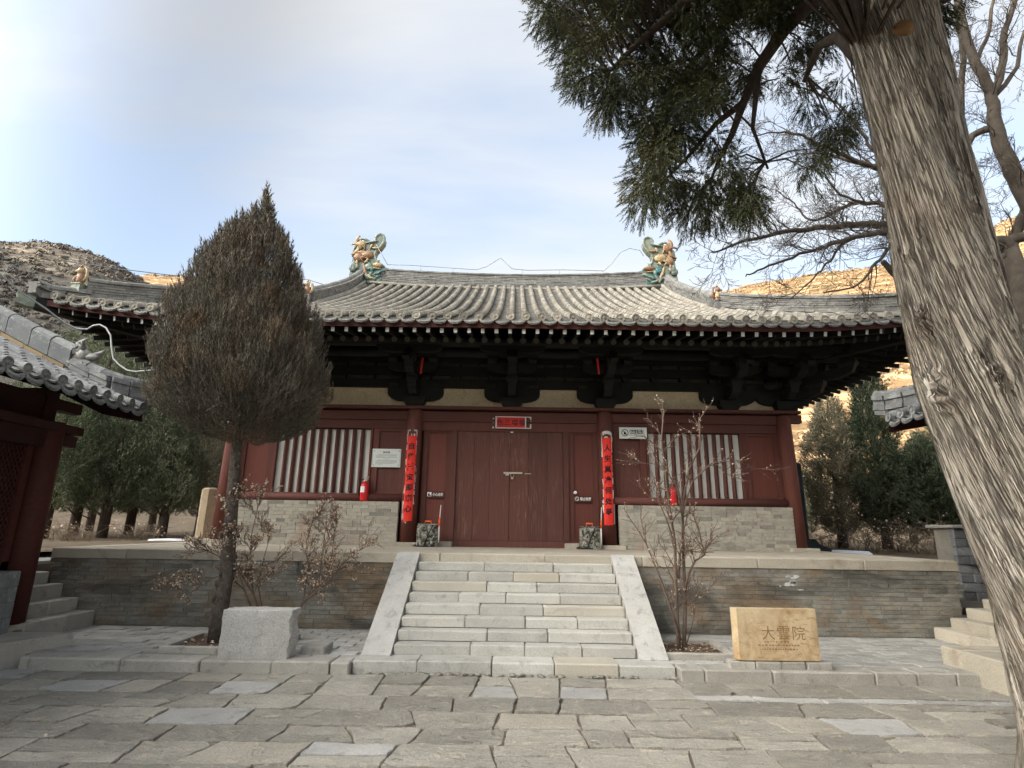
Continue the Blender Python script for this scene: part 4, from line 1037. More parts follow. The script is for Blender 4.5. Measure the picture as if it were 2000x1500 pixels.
# ------------------------------------------------------------------ rafters and boards under the eaves
q = MB()
def board(dx, v):
    # v 0 front edge .. 1 back
    if v < .3: p = surf(dx, 0)+Vector((0, .05+v*2.0, -.115+v*2.0*.24))
    else: p = surf(dx, 0)+Vector((0, .05+.6+(v-.3)*3.0, -.115+.144+.03+(v-.3)*3.0*.43))
    return p
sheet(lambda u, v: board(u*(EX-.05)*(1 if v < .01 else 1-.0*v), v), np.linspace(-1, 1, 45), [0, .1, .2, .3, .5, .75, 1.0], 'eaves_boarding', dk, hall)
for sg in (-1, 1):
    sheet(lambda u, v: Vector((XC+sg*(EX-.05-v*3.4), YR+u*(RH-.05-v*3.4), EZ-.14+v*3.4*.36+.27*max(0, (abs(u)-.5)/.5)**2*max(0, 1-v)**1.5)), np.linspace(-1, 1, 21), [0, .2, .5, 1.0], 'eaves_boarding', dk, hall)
for a in range(10):                    # red fascia under the drip tiles, in lengths
    d0, d1 = -EX+.05+a*(2*EX-.1)/10, -EX+.05+(a+1)*(2*EX-.1)/10; q = MB(); n = 6
    for k in range(n):
        x0, x1 = d0+(d1-d0)*k/n, d0+(d1-d0)*(k+1)/n; V = []
        for x in (x0, x1):
            p = surf(x, 0); V += [p+Vector((0, .025, -.205)), p+Vector((0, .065, -.205)), p+Vector((0, .065, -.10)), p+Vector((0, .025, -.10))]
        q.add(V, [(3, 2, 1, 0), (4, 5, 6, 7), (0, 1, 5, 4), (1, 2, 6, 5), (2, 3, 7, 6), (3, 0, 4, 7)])
    q.build('fascia_board', M['dark_red'], hall)
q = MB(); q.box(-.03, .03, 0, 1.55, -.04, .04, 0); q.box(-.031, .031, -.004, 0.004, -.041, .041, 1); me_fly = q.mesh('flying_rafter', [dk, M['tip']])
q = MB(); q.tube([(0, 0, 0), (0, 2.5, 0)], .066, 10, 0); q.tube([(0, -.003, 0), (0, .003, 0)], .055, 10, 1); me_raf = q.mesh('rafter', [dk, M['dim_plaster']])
N_R = 67
for k in range(N_R):
    dx = (k-(N_R-1)/2)*(2*(EX-.25)/(N_R-1)); sg = 1 if dx > 0 else -1
    e = surf(dx, 0)
    ang = 0.0
    if abs(dx) > 4.5: ang = sg*R(45)*min(1, ((abs(dx)-4.5)/(EX-.25-4.5)))**1.0
    tip = e+Vector((0, .09, -.245)); inst('flying_rafter', me_fly, hall, tip, (R(11.5), 0, ang))
    t2 = e+Vector((-math.sin(ang)*.72, .70+.0*abs(ang), -.215-rise(dx)*.15)); inst('rafter', me_raf, hall, t2, (R(20), 0, ang))
for sg in (-1, 1):                    # side eaves, seen end on from the front
    for k in range(46):
        y = EY+.55+k*.31; tt_ = max(0, (3.74-(y-EY))/3.74); rs = .27*tt_*tt_
        yaw = sg*(R(90)-R(45)*min(1, max(0, (3.6-(y-EY))/3.6)))
        inst('flying_rafter', me_fly, hall, (XC+sg*(EX-.09+.1*tt_), y, EZ-.245+rs), (R(11.5), 0, yaw))
        inst('rafter', me_raf, hall, (XC+sg*(EX-.75+.1*tt_), y+(.35 if tt_ > 0 else 0), EZ-.215+rs*.85), (R(20), 0, yaw))
    a = Vector((XC+sg*(HB-.2), DW+.2, 5.12)); e = surf(sg*EX, 0)+Vector((sg*.10, -.02, -.20)); d = (e-a).normalized()
    q = MB(); sd_ = d.cross(Vector((0, 0, 1))).normalized()*.085; V = []
    for p, h in ((a, .16), (a.lerp(e, .7), .13), (e, .10)): V += [p-sd_-Vector((0, 0, h)), p+sd_-Vector((0, 0, h)), p+sd_+Vector((0, 0, h)), p-sd_+Vector((0, 0, h))]
    F = [(3, 2, 1, 0), (8, 9, 10, 11)]
    for r_ in (0, 4): F += [(r_+i, r_+(i+1) % 4, r_+(i+1) % 4+4, r_+i+4) for i in range(4)]
    q.add(V, F); cbm = q.build('corner_beam', dk, hall)
    # glazed beast head that sleeves the beam end
    q = MB(); hd = e+d*.0; Mx = Matrix.Translation(hd) @ d.to_track_quat('X', 'Z').to_matrix().to_4x4() @ Matrix.Scale(.8, 4)
    q.poly([Mx@Vector(p) for p in ((0, -.1, -.11), (0, -.1, .12), (.12, -.1, .14), (.2, -.1, .10), (.30, -.1, .20), (.34, -.1, .14), (.30, -.1, .02), (.36, -.1, -.03), (.30, -.1, -.09), (.12, -.1, -.12))], (Mx.to_3x3()@Vector((0, .2, 0))))
    q.tube([Mx@Vector(p) for p in ((.02, -.115, .05), (.12, -.12, .10), (.18, -.12, .03), (.10, -.12, -.02), (.04, -.12, .02))], .016, 6); q.tube([Mx@Vector(p) for p in ((.2, -.11, -.06), (.30, -.115, -.02), (.35, -.11, -.02))], .02, 6)
    q.blob(Mx@Vector((.21, -.11, .07)), .03, 0, None, 7, 5)
    q.build('beast_head', M['green'], cbm)

# ================================================================== THINGS HUNG ON THE HALL
def curved(pts_xz, R0, xc, yc, th, q, m=0):
    """a flat outline (x,z) wrapped onto a round column"""
    a = [(xc+x, yc-math.sqrt(max(1e-6, R0*R0-x*x)), z) for x, z in pts_xz]; n = len(a)
    b = [(xc+x*(R0-th)/R0, yc-math.sqrt(max(1e-6, (R0-th)**2-(x*(R0-th)/R0)**2)), z) for x, z in pts_xz]
    q.add(a+b, [tuple(range(n))]+[(i, (i+1) % n, (i+1) % n+n, i+n)[::-1] for i in range(n)], m)
def couplet(xc, z0, z1, chars, label, torn, seed, tilt=0.0):
    r = random.Random(seed); yc = DW-.04; RC = .1725
    t = thing('couplet_banner', label, 'paper banner', 'red couplets on the door columns', (0, 0, 0))
    nz = 40; hw = .094
    q = MB()
    for k in range(nz):
        za_, zb_ = z0+(z1-z0)*k/nz, z0+(z1-z0)*(k+1)/nz; n = 8; V = []
        for z in (za_, zb_):
            for j in range(n+1):
                x = -hw+2*hw*j/n
                if j in (0, n): x += r.uniform(-.003, .003)
                V.append((xc+x, yc-math.sqrt(RC*RC-x*x), z+(r.uniform(-.01, .01) if k == 0 and z == za_ else 0)))
        q.add(V, [(j, j+1, j+n+2, j+n+1) for j in range(n)])
    q.build('paper', M['redpaper'], t)
    q = MB()                           # white scraps of older paper round the edge
    for sd_ in (-1, 1):
        z = z0+.02
        while z < z1+.02:
            L = r.uniform(.03, .2)
            if r.random() < .66:
                w0, w1 = r.uniform(.006, .03), r.uniform(.006, .03); x0 = hw-.004
                pts = [(sd_*x0, z), (sd_*(x0+w0), z+.01), (sd_*(x0+(w0+w1)/2+r.uniform(-.006, .006)), z+L*.5), (sd_*(x0+w1), z+L-.01), (sd_*x0, z+L)]
                curved(pts if sd_ > 0 else pts[::-1], RC-.002, xc, yc, .003, q)
            z += L+r.uniform(.0, .06)
    if torn == 1:                      # left: ragged top with white corners and dangling strips
        for x0, x1 in ((-.1, -.085), (.085, .1)): curved([(x0, z1+.02), (x1, z1+.015), (x1, z1+.12), (x0, z1+.13)], RC-.002, xc, yc, .003, q)
        for x in (-.055, .05, .075): curved([(x-.016, z1+.10), (x+.014, z1+.095), (x+.02, z1+.125), (x-.014, z1+.13)], RC-.002, xc, yc, .003, q)
        for x in (-.012, .04, .055): curved([(x-.012, z1-.002), (x+.012, z1-.002), (x+.010, z1+.04), (x-.01, z1+.045)], RC-.002, xc, yc, .003, q)
        curved([(-.09, z0-.035), (-.03, z0-.045), (-.02, z0-.02), (-.07, z0-.01), (-.088, z0+.005)], RC-.001, xc, yc, .003, q)
        curved([(-.128, z0+.02), (-.115, z0+.02), (-.112, z0+.40), (-.124, z0+.40)], RC-.001, xc, yc, .003, q)
    else:                              # right: white arch of old paper above
        n = 12; outer = [(.112*math.cos(a), z1+.085+.06*math.sin(a)) for a in np.linspace(0, math.pi, n)]; inner = [(.075*math.cos(a), z1+.05+.03*math.sin(a)+.02*math.sin(9*a)) for a in np.linspace(math.pi, 0, n)]
        for i in range(n-1): curved([outer[i], outer[i+1], inner[n-2-i], inner[n-1-i]], RC-.002, xc, yc, .003, q)
        for sd_ in (-1, 1):
            p_ = [(sd_*.094, z1-.32), (sd_*.108, z1-.30), (sd_*.112, z1+.09), (sd_*.085, z1+.09)]; curved(p_ if sd_ > 0 else p_[::-1], RC-.002, xc, yc, .003, q)
        curved([(-.055, z1-.004), (.0, z1-.002), (.03, z1+.012), (-.01, z1+.028), (-.05, z1+.02)], RC-.001, xc, yc, .003, q)
        curved([(.112, z0+.02), (.124, z0+.02), (.122, z0+.42), (.112, z0+.42)], RC-.001, xc, yc, .003, q)
    q.build('torn_white_paper', M['scrap'], t)
    n = len(chars); step = (z1-z0-.16)/(n+.6)
    for k, ch in enumerate(chars):
        me = text_mesh(ch, .15, M['ink'], bold=.0035, depth=.0008); co = np.zeros(len(me.vertices)*3, np.float32); me.vertices.foreach_get('co', co); co = co.reshape(-1, 3)
        sl = .12; x = co[:, 0]*1.0; z = co[:, 2]+x*sl; y = yc-np.sqrt((RC+.0085)**2-x*x)+co[:, 1]
        zc_ = z1-.22-(k)*step*1.02; me.vertices.foreach_set('co', np.stack([x+xc, y, z+zc_], 1).astype(np.float32).ravel()); me.update()
        inst('lettering', me, t)
    q = MB()                           # faint printed rosette
    for zc_ in ([z1-.075] if torn == 1 else [])+[z0+.08]:
        q.tube([(xc+.05*math.cos(a), yc-math.sqrt(RC*RC-(.05*math.cos(a))**2)-.001, zc_+.05*math.sin(a)) for a in np.linspace(0, 6.283, 17)], .003, 4)
    if q.v: q.build('printed_rosette', M['redpaper_old'], t)
couplet(XC-CBX+.005, 1.66, 3.40, '自性三宝即宗心', 'red couplet banner on the left door column with ragged white top', 1, 4)
couplet(XC+CBX-.005, 1.645, 3.415, '人生真净何处寻', 'red couplet banner on the right door column under a white paper arch', 2, 8)
t = thing('lintel_banner', 'small red paper banner with four black characters above the door', 'paper banner')
yb = DW-.072
q = MB(); q.box(-.385, .235, yb-.003, yb, 3.625, 3.845); q.build('paper', M['redpaper_old'], t)
q = MB()
for a in ((-.41, .33, 3.845, 3.862), (-.405, -.375, 3.62, 3.84), (-.40, .35, 3.603, 3.622), (.225, .25, 3.62, 3.85), (.30, .36, 3.835, 3.86), (.335, .36, 3.80, 3.845), (.33, .36, 3.61, 3.70), (-.465, -.435, 3.60, 3.64), (-.46, -.44, 3.72, 3.735), (-.46, -.435, 3.80, 3.825), (.345, .36, 3.76, 3.775)):
    q.box(a[0], a[1], yb-.0045-random.uniform(0, .001), yb+.004, a[2], a[3])
q.build('torn_white_paper', M['scrap'], t)
for k, ch in enumerate('色三增福'):
    inst('lettering', text_mesh(ch, .14, M['ink'], bold=.002, depth=.0008), t, (-.305+k*.155, yb-.0045, 3.735))
def sign(name, label, x0, x1, z0, z1, y, mat, depth=.018):
    t = thing(name, label, 'sign'); q = MB(); q.cbox(x0, x1, y, y+depth, z0, z1, .004); q.build('plate', M[mat], t); return t
def ring_icon(t, x, z, r, y, mat, w=.01):
    q = MB(); Mx = Matrix.Translation((x, y, z))@Matrix.Rotation(R(90), 4, 'X'); q.lathe([(r-w, 0), (r, 0), (r, .002), (r-w, .002), (r-w, 0)], Mx, 24)
    q.poly([(x-r*.68, y-.002, z+r*.58), (x-r*.58, y-.002, z+r*.68), (x+r*.68, y-.002, z-r*.58), (x+r*.58, y-.002, z-r*.68)][::-1], (0, .0025, 0)); q.build('icon', M[mat], t)
# white notice: keep the relics safe, no open fire
t = sign('notice_sign', 'white sign with a no fire symbol beside the right column', 2.225, 2.81, 3.425, 3.665, DW-.065, 'plate')
ys = DW-.067
ring_icon(t, 2.345, 3.548, .075, ys, 'ink', .014)
q = MB(); q.poly([(2.345-.028, ys-.001, 3.51), (2.345+.02, ys-.001, 3.505), (2.345+.03, ys-.001, 3.54), (2.345+.008, ys-.001, 3.555), (2.345+.012, ys-.001, 3.585), (2.345-.02, ys-.001, 3.56)], (0, .002, 0)); q.build('flame', M['ink'], t)
inst('lettering', text_mesh('保护文物 禁止烟火', .07, M['ink'], .30, .0012), t, (2.595, ys-.001, 3.572)).scale = (1, 1, 1.5)
q = MB(); x = 2.445
while x < 2.74: w_ = random.uniform(.012, .03); q.box(x, x+w_, ys-.0015, ys, 3.487+random.uniform(-.002, .002), 3.500+random.uniform(-.003, .003)); x += w_+random.uniform(.003, .007)
q.build('fine_print', M['ink_soft'], t)
# white plaque with lines of small print
t = sign('info_plaque', 'white plaque of small print between the left window and column', -2.99, -2.38, 2.755, 3.14, DW-.024, 'plate')
yp = DW-.026
inst('lettering', text_mesh('弥陀殿', .045, M['ink'], .15, .0008), t, (-2.685, yp, 3.065))
q = MB()
for z, a, b in ((3.015, -2.86, -2.46), (2.998, -2.91, -2.47), (2.972, -2.91, -2.70), (2.972, -2.66, -2.46), (2.955, -2.90, -2.46), (2.925, -2.75, -2.63), (2.895, -2.88, -2.46), (2.878, -2.91, -2.46), (2.852, -2.91, -2.46), (2.835, -2.91, -2.50), (2.815, -2.91, -2.75)):
    x = a
    while x < b: w_ = random.uniform(.006, .014); q.box(x, min(b, x+w_), yp-.001, yp, z-.0045, z+.0045); x += w_+random.uniform(.003, .006)
q.build('fine_print', M['ink_soft'], t)
q = MB()
for sx, sz in ((-1, -1), (-1, 1), (1, -1), (1, 1)):
    cx, cz = -2.685+sx*.27, 2.9475+sz*.16; pts = [(cx, yp-.001, cz), (cx-sx*.035, yp-.001, cz), (cx-sx*.012, yp-.001, cz-sz*.012), (cx, yp-.001, cz-sz*.035)]
    q.poly(pts if sx*sz > 0 else pts[::-1], (0, .001, 0))
    q.box(*sorted((-2.685+sx*.29, -2.685+sx*.286)), yp-.0008, yp, 2.79, 3.11)
q.build('corner_motif', M['ink_soft'], t)
# two small dark signs on the door side panels
t = sign('step_sign', 'small dark sign with white letters left of the door', -1.80, -1.435, 2.145, 2.268, DW-.012, 'plate_dark', .012)
yq = DW-.0135
q = MB(); q.box(-1.785, -1.70, yq-.001, yq, 2.170, 2.253, 0); q.build('icon_plate', M['white'], t)
q = MB(); q.poly([(-1.775, yq-.002, 2.178), (-1.71, yq-.002, 2.178), (-1.71, yq-.002, 2.2), (-1.73, yq-.002, 2.2), (-1.745, yq-.002, 2.225), (-1.765, yq-.002, 2.235)], (0, .0015, 0)); q.blob((-1.735, yq-.002, 2.24), (.008, .002, .008), 0, None, 8, 4); q.build('icon', M['ink'], t)
inst('lettering', text_mesh('小心台阶', .07, M['white'], .225, .0012, ), t, (-1.565, yq-.001, 2.21))
t = sign('smoking_sign', 'small dark sign with white letters right of the door', 1.25, 1.615, 2.098, 2.222, DW-.012, 'plate_dark', .012)
ring_icon(t, 1.315, 2.162, .042, yq, 'white', .010)
inst('lettering', text_mesh('禁止吸烟', .07, M['white'], .225, .0012), t, (1.49, yq-.001, 2.162))
q = MB(); Mx = Matrix.Translation((1.283, DW-.008, 2.29))@Matrix.Rotation(R(90), 4, 'X'); q.lathe([(.034, 0), (.034, .012), (.024, .02), (0, .022)], Mx, 14); tag(q.build('wall_button', M['white']), 'round white button on the panel above the no smoking sign', 'button')
# fire extinguishers on the dado
def extinguisher(x, label, tilt):
    t = thing('fire_extinguisher', label, 'fire extinguisher', 'extinguishers on the window sills', (x, DW-.13, 2.05)); t.rotation_euler = (0, 0, tilt)
    q = MB(); q.lathe([(0, 0), (.080, 0), (.086, .012), (.086, .30), (.075, .345), (.045, .375), (.028, .385), (.028, .40)], None, 18); q.build('cylinder', M['ext'], t)
    q = MB(); q.lathe([(.0872, .17), (.0872, .29)], None, 8, 0, True, R(200), R(275)); q.build('paper_label', M['white'], t)
    q = MB(); q.lathe([(.02, .40), (.02, .44), (0, .445)], None, 10); q.box(-.02, .08, -.012, .012, .44, .452); q.poly([(-.02, -.010, .455), (.09, -.010, .49), (.09, -.010, .50), (-.02, -.010, .47)], (0, .02, 0)); q.build('valve', M['steel'], t)
    q = MB(); q.tube([(-.02, 0, .43), (-.07, 0, .43), (-.112, -.01, .36), (-.112, -.01, .12)], [.010, .010, .010, .014], 8); q.build('hose', M['black'], t)
extinguisher(-3.06, 'red fire extinguisher with a white label below the left window', 0.1)
extinguisher(3.26, 'red fire extinguisher below the right window behind bare branches', -1.2)
# camouflage knapsack sprayers on the doorstep
def knapsack(x, label, tilt):
    t = thing('water_pack', label, 'backpack', 'camouflage water packs by the door', (x, DW-.40, ZP)); t.rotation_euler = (0, 0, tilt)
    q = MB(); q.cbox(-.20, .20, -.11, .12, 0, .42, .045, jit=.012)
    for k in range(10): q.blob((random.uniform(-.15, .15), -.105, random.uniform(.05, .34)), (random.uniform(.03, .06), .025, random.uniform(.02, .08)), 0, None, 7, 5, .15)
    q.build('bag', M['camo'], t)
    q = MB(); q.box(-.19, .19, -.10, .11, .42, .433); q.build('lid', M['tip'] if tilt > 0 else M['camo'], t)
    q = MB(); q.tube([(-.06, 0, .43), (-.06, 0, .485), (.06, 0, .485), (.06, 0, .43)], .012, 6); q.build('handle', M['orange'], t)
    q = MB(); q.tube([(.225, -.06, .08), (.222, -.06, .40)], .013, 8, 0); q.tube([(.222, -.06, .40), (.228, -.06, .55)], .015, 8, 1); q.tube([(.228, -.06, .55), (.24, -.06, .80)], [.011, .006], 8, 0); q.build('spray_lance', [M['white'], M['orange']], t)
    q = MB(); q.tube([(.10, -.125, .40), (.02, -.14, .22), (-.05, -.13, .03)], .010, 5); q.tube([(-.2, -.05, .04), (-.26, -.08, .015), (-.18, -.14, .012), (.05, -.15, .012)], .012, 6); q.build('strap', M['black'], t)
knapsack(-1.68, 'camouflage water pack with orange handle left of the door', .06)
knapsack(1.51, 'camouflage water pack with red handle right of the door', -.08)
# red paper strips hanging from the brackets
for (px, py, n_) in ((824, 712, 'red paper strip hanging from the bracket above the left column'), (1168, 713, 'red paper strip hanging from the bracket above the right column')):
    p = at(px, py, DW-1.12); q = MB(); s_ = 1 if px > 1000 else -1
    q.box(-.022, .022, -.002, .002, -.19, .14); o = q.build('paper_strip', M['redpaper_old']); o.location = p; o.rotation_euler = (0, R(-5*s_), R(20*s_)); tag(o, n_, 'paper strip', 'red strips under the eaves')
# lightning wires along the ridge
t = thing('lightning_wire', 'thin grey lightning wire on short rods above the main ridge', 'wire')
yw_ = YR-.05; zt = lambda dx: ridgez(dx)+.50
pts = [at(x_, y_, yw_) for x_, y_ in ((757, 517), (800, 518), (860, 522), (930, 527), (950, 521), (978, 504), (1000, 525), (1030, 528), (1100, 527), (1180, 529), (1195, 515), (1212, 493), (1230, 485), (1250, 489), (1257, 500))]
q = MB(); q.tube(pts, .011, 5); q.build('conductor', M['wire'], t)
for x_, y_ in ((822, 519), (885, 524), (1021, 528), (1093, 527), (1178, 529)):
    p = at(x_, y_, yw_); q = MB(); q.tube([p, p+Vector((.0, .04, -.20))], .008, 5); q.build('rod', M['wire'], t)
pl = [at(x_, y_, yw_-.4) for x_, y_ in ((735, 478), (757, 517))]; q = MB(); q.tube(pl, .010, 5); q.build('conductor', M['wire'], t)
pl = [at(x_, y_, d_) for x_, y_, d_ in ((697, 540, 16.4), (660, 556, 15), (640, 558, 14), (600, 546, 12.9), (450, 546, 11.6), (330, 537, 10.9), (240, 526, 10.2), (150, 513, 9.7), (134, 508, 9.65))]
t = thing('roof_wire', 'thin wire running along the left hip ridge to the corner figure', 'wire'); q = MB(); q.tube(pl, .009, 5); q.build('conductor', M['wire'], t)
pl = [at(x_, y_, d_) for x_, y_, d_ in ((1308, 560, 16.4), (1330, 572, 15), (1360, 577, 14), (1400, 573, 13), (1500, 578, 11.8), (1620, 577, 10.8), (1740, 574, 10))]
t = thing('roof_wire', 'thin wire running along the right hip ridge towards the cypress trunk', 'wire'); q = MB(); q.tube(pl, .009, 5); q.build('conductor', M['wire'], t)
# steles and pillars on the platform sides
t = thing('stone_pillar', 'octagonal tan stone pillar beside the left corner column', 'stone pillar')
px_, py_ = -6.86, 12.95
q = MB(); q.lathe([(.215, 0), (.205, 1.05), (.16, 1.09), (0, 1.10)], Matrix.Translation((px_, py_, 1.25))@Matrix.Rotation(R(12), 4, 'Z'), 8, 0, False); q.build('shaft', M['sand_stone'], t)
q = MB(); q.cbox(px_-.3, px_+.3, py_-.3, py_+.3, 1.0, 1.25, .03, jit=.01); q.build('base', M['sand_stone'], t)
t = thing('stone_stele', 'round topped pale stele behind the octagonal pillar', 'stele')
q = MB(); x0, y0 = -7.15, 14.2; pts = [(x0, y0, 1.0), (x0+.8, y0, 1.0), (x0+.8, y0, 2.3)]+[(x0+.4+.4*math.cos(a), y0, 2.3+.25*math.sin(a)) for a in np.linspace(.3, math.pi-.3, 8)]+[(x0, y0, 2.3)]
q.poly(pts, (0, .2, 0)); q.build('slab', M['sand_stone'], t)
t = thing('dark_stele', 'tall black stone stele on a base beside the right corner column', 'stele')
q = MB(); q.cbox(5.95, 6.56, 12.85, 13.05, 1.4, 3.1, .03); q.build('slab', M['dark_stone'], t)
q = MB(); q.poly([(5.85, 12.75, 1.0), (6.95, 12.75, 1.0), (6.95, 12.75, 1.22), (6.72, 12.75, 1.30), (6.62, 12.75, 1.42), (5.85, 12.75, 1.42)], (0, .4, 0)); q.build('base', M['dark_stone'], t)

# ================================================================== STONES IN THE FORECOURT
def rough_block(name, x0, x1, y0, y1, z0, z1, seed, n=10, amp=.012, tops=None):
    r = random.Random(seed); V = []; F = []
    def side(fu, nu, nv, key):
        o = len(V)
        for i in range(nu+1):
            for j in range(nv+1): V.append(fu(i/nu, j/nv))
        for i in range(nu):
            for j in range(nv): F.append((o+i*(nv+1)+j, o+(i+1)*(nv+1)+j, o+(i+1)*(nv+1)+j+1, o+i*(nv+1)+j+1))
    T = np.random.default_rng(seed)
    def P(u, v, w):
        # round the arrises a little, roughen the faces
        x, y, z = x0+(x1-x0)*u, y0+(y1-y0)*v, z0+(z1-z0)*w
        c = lambda s_: math.sin(s_)
        nn = .5*math.sin(x*31+z*17+seed)+.5*math.sin(y*27-z*23+x*13)+.4*math.sin(x*71+y*53+z*61)
        e = sum(1 for q_ in (u, v, w) if q_ < .001 or q_ > .999)
        k = -.014 if e >= 2 else 0
        cx, cy, cz = (x0+x1)/2, (y0+y1)/2, (z0+z1)/2; L = Vector((x-cx, y-cy, z-cz)); 
        a_ = amp*(3.2 if u > .999 else (.35 if v < .001 else 1))
        return Vector((x, y, z))+L.normalized()*(k+nn*a_*.6)
    side(lambda a, b: P(a, 0, b), n, n, 'f'); side(lambda a, b: P(1, a, b), n, n, 'r'); side(lambda a, b: P(1-a, 1, b), n, n, 'b'); side(lambda a, b: P(0, 1-a, b), n, n, 'l'); side(lambda a, b: P(a, b, 1), n, n, 't')
    q = MB(); q.add(V, F, 0, True); return q
gb = thing('granite_block', 'plain grey granite block standing before the clipped juniper', 'stone block')
zt_ = at(430, 1189, 6.70).z
rough_block('b', -3.22, -2.44, 6.67, 6.93, ZA-.01, zt_, 3).build('block', M['granite'], gb)
q = MB(); q.cbox(-2.42, -2.14, 6.98, 7.3, ZA-.02, ZA+.085, .012, jit=.006); tag(q.build('loose_kerb_stone', M['kerb']), 'low grey kerb stone lying right behind the granite block', 'stone block')
ms = thing('name_stone', 'ochre stone slab carved with the temple name on brick footing', 'stone sign')
q = MB(); q.box(2.40, 3.42, 6.62, 6.92, ZA-.03, ZA+.02); q.build('footing', M['mortar'], ms)
for k in range(4):
    q = MB(); a = 2.36+k*.275; q.cbox(a+.004, a+.268, 6.60+random.uniform(-.01, .01), 6.75, ZA-.005, ZA+.078, .01, jit=.006); q.build('brick', M['kerb'], ms)
zm0, zm1 = ZA+.09, at(1600, 1188, 6.70).z
q = MB(); pts = [(2.435, 6.64), (2.468, 6.60), (3.345, 6.62), (3.35, 6.69), (2.432, 6.69)]
n = len(pts); V = [(x, y, zm0) for x, y in pts]+[(x-.0, y, zm1-.012) for x, y in pts]+[(x*.996+2.9*.004, y*.98+6.7*.02, zm1) for x, y in pts]
F = [tuple(range(n-1, -1, -1)), tuple(range(2*n, 3*n))]
for r_ in (0, n): F += [(r_+i, r_+(i+1) % n, r_+(i+1) % n+n, r_+i+n) for i in range(n)]
q.add(V, F); q.build('slab', M['ochre_stone'], ms)
cz = zm0+(zm1-zm0)*.53
for k, ch in enumerate('大雲院'):
    inst('lettering', text_mesh(ch, .155, M['carved'], bold=-.001, depth=.001), ms, (2.80+k*.168, 6.60+(.30+k*.168)*.0237-.0015, cz), (0, 0, R(1.3)))
q = MB()
for row_, (z_, a, b) in enumerate(((zm0+.155, 2.68, 3.13), (zm0+.115, 2.72, 3.12), (zm0+.19, 2.75, 3.0))):
    x = a
    while x < b: w_ = random.uniform(.012, .03); q.box(x, x+w_*.8, 6.5985+(x-2.5)*.0237, 6.61+(x-2.5)*.0237, z_-random.uniform(.003, .010), z_+random.uniform(.002, .008)); x += w_+random.uniform(.006, .014)
q.build('worn_lettering', M['carved'], ms)

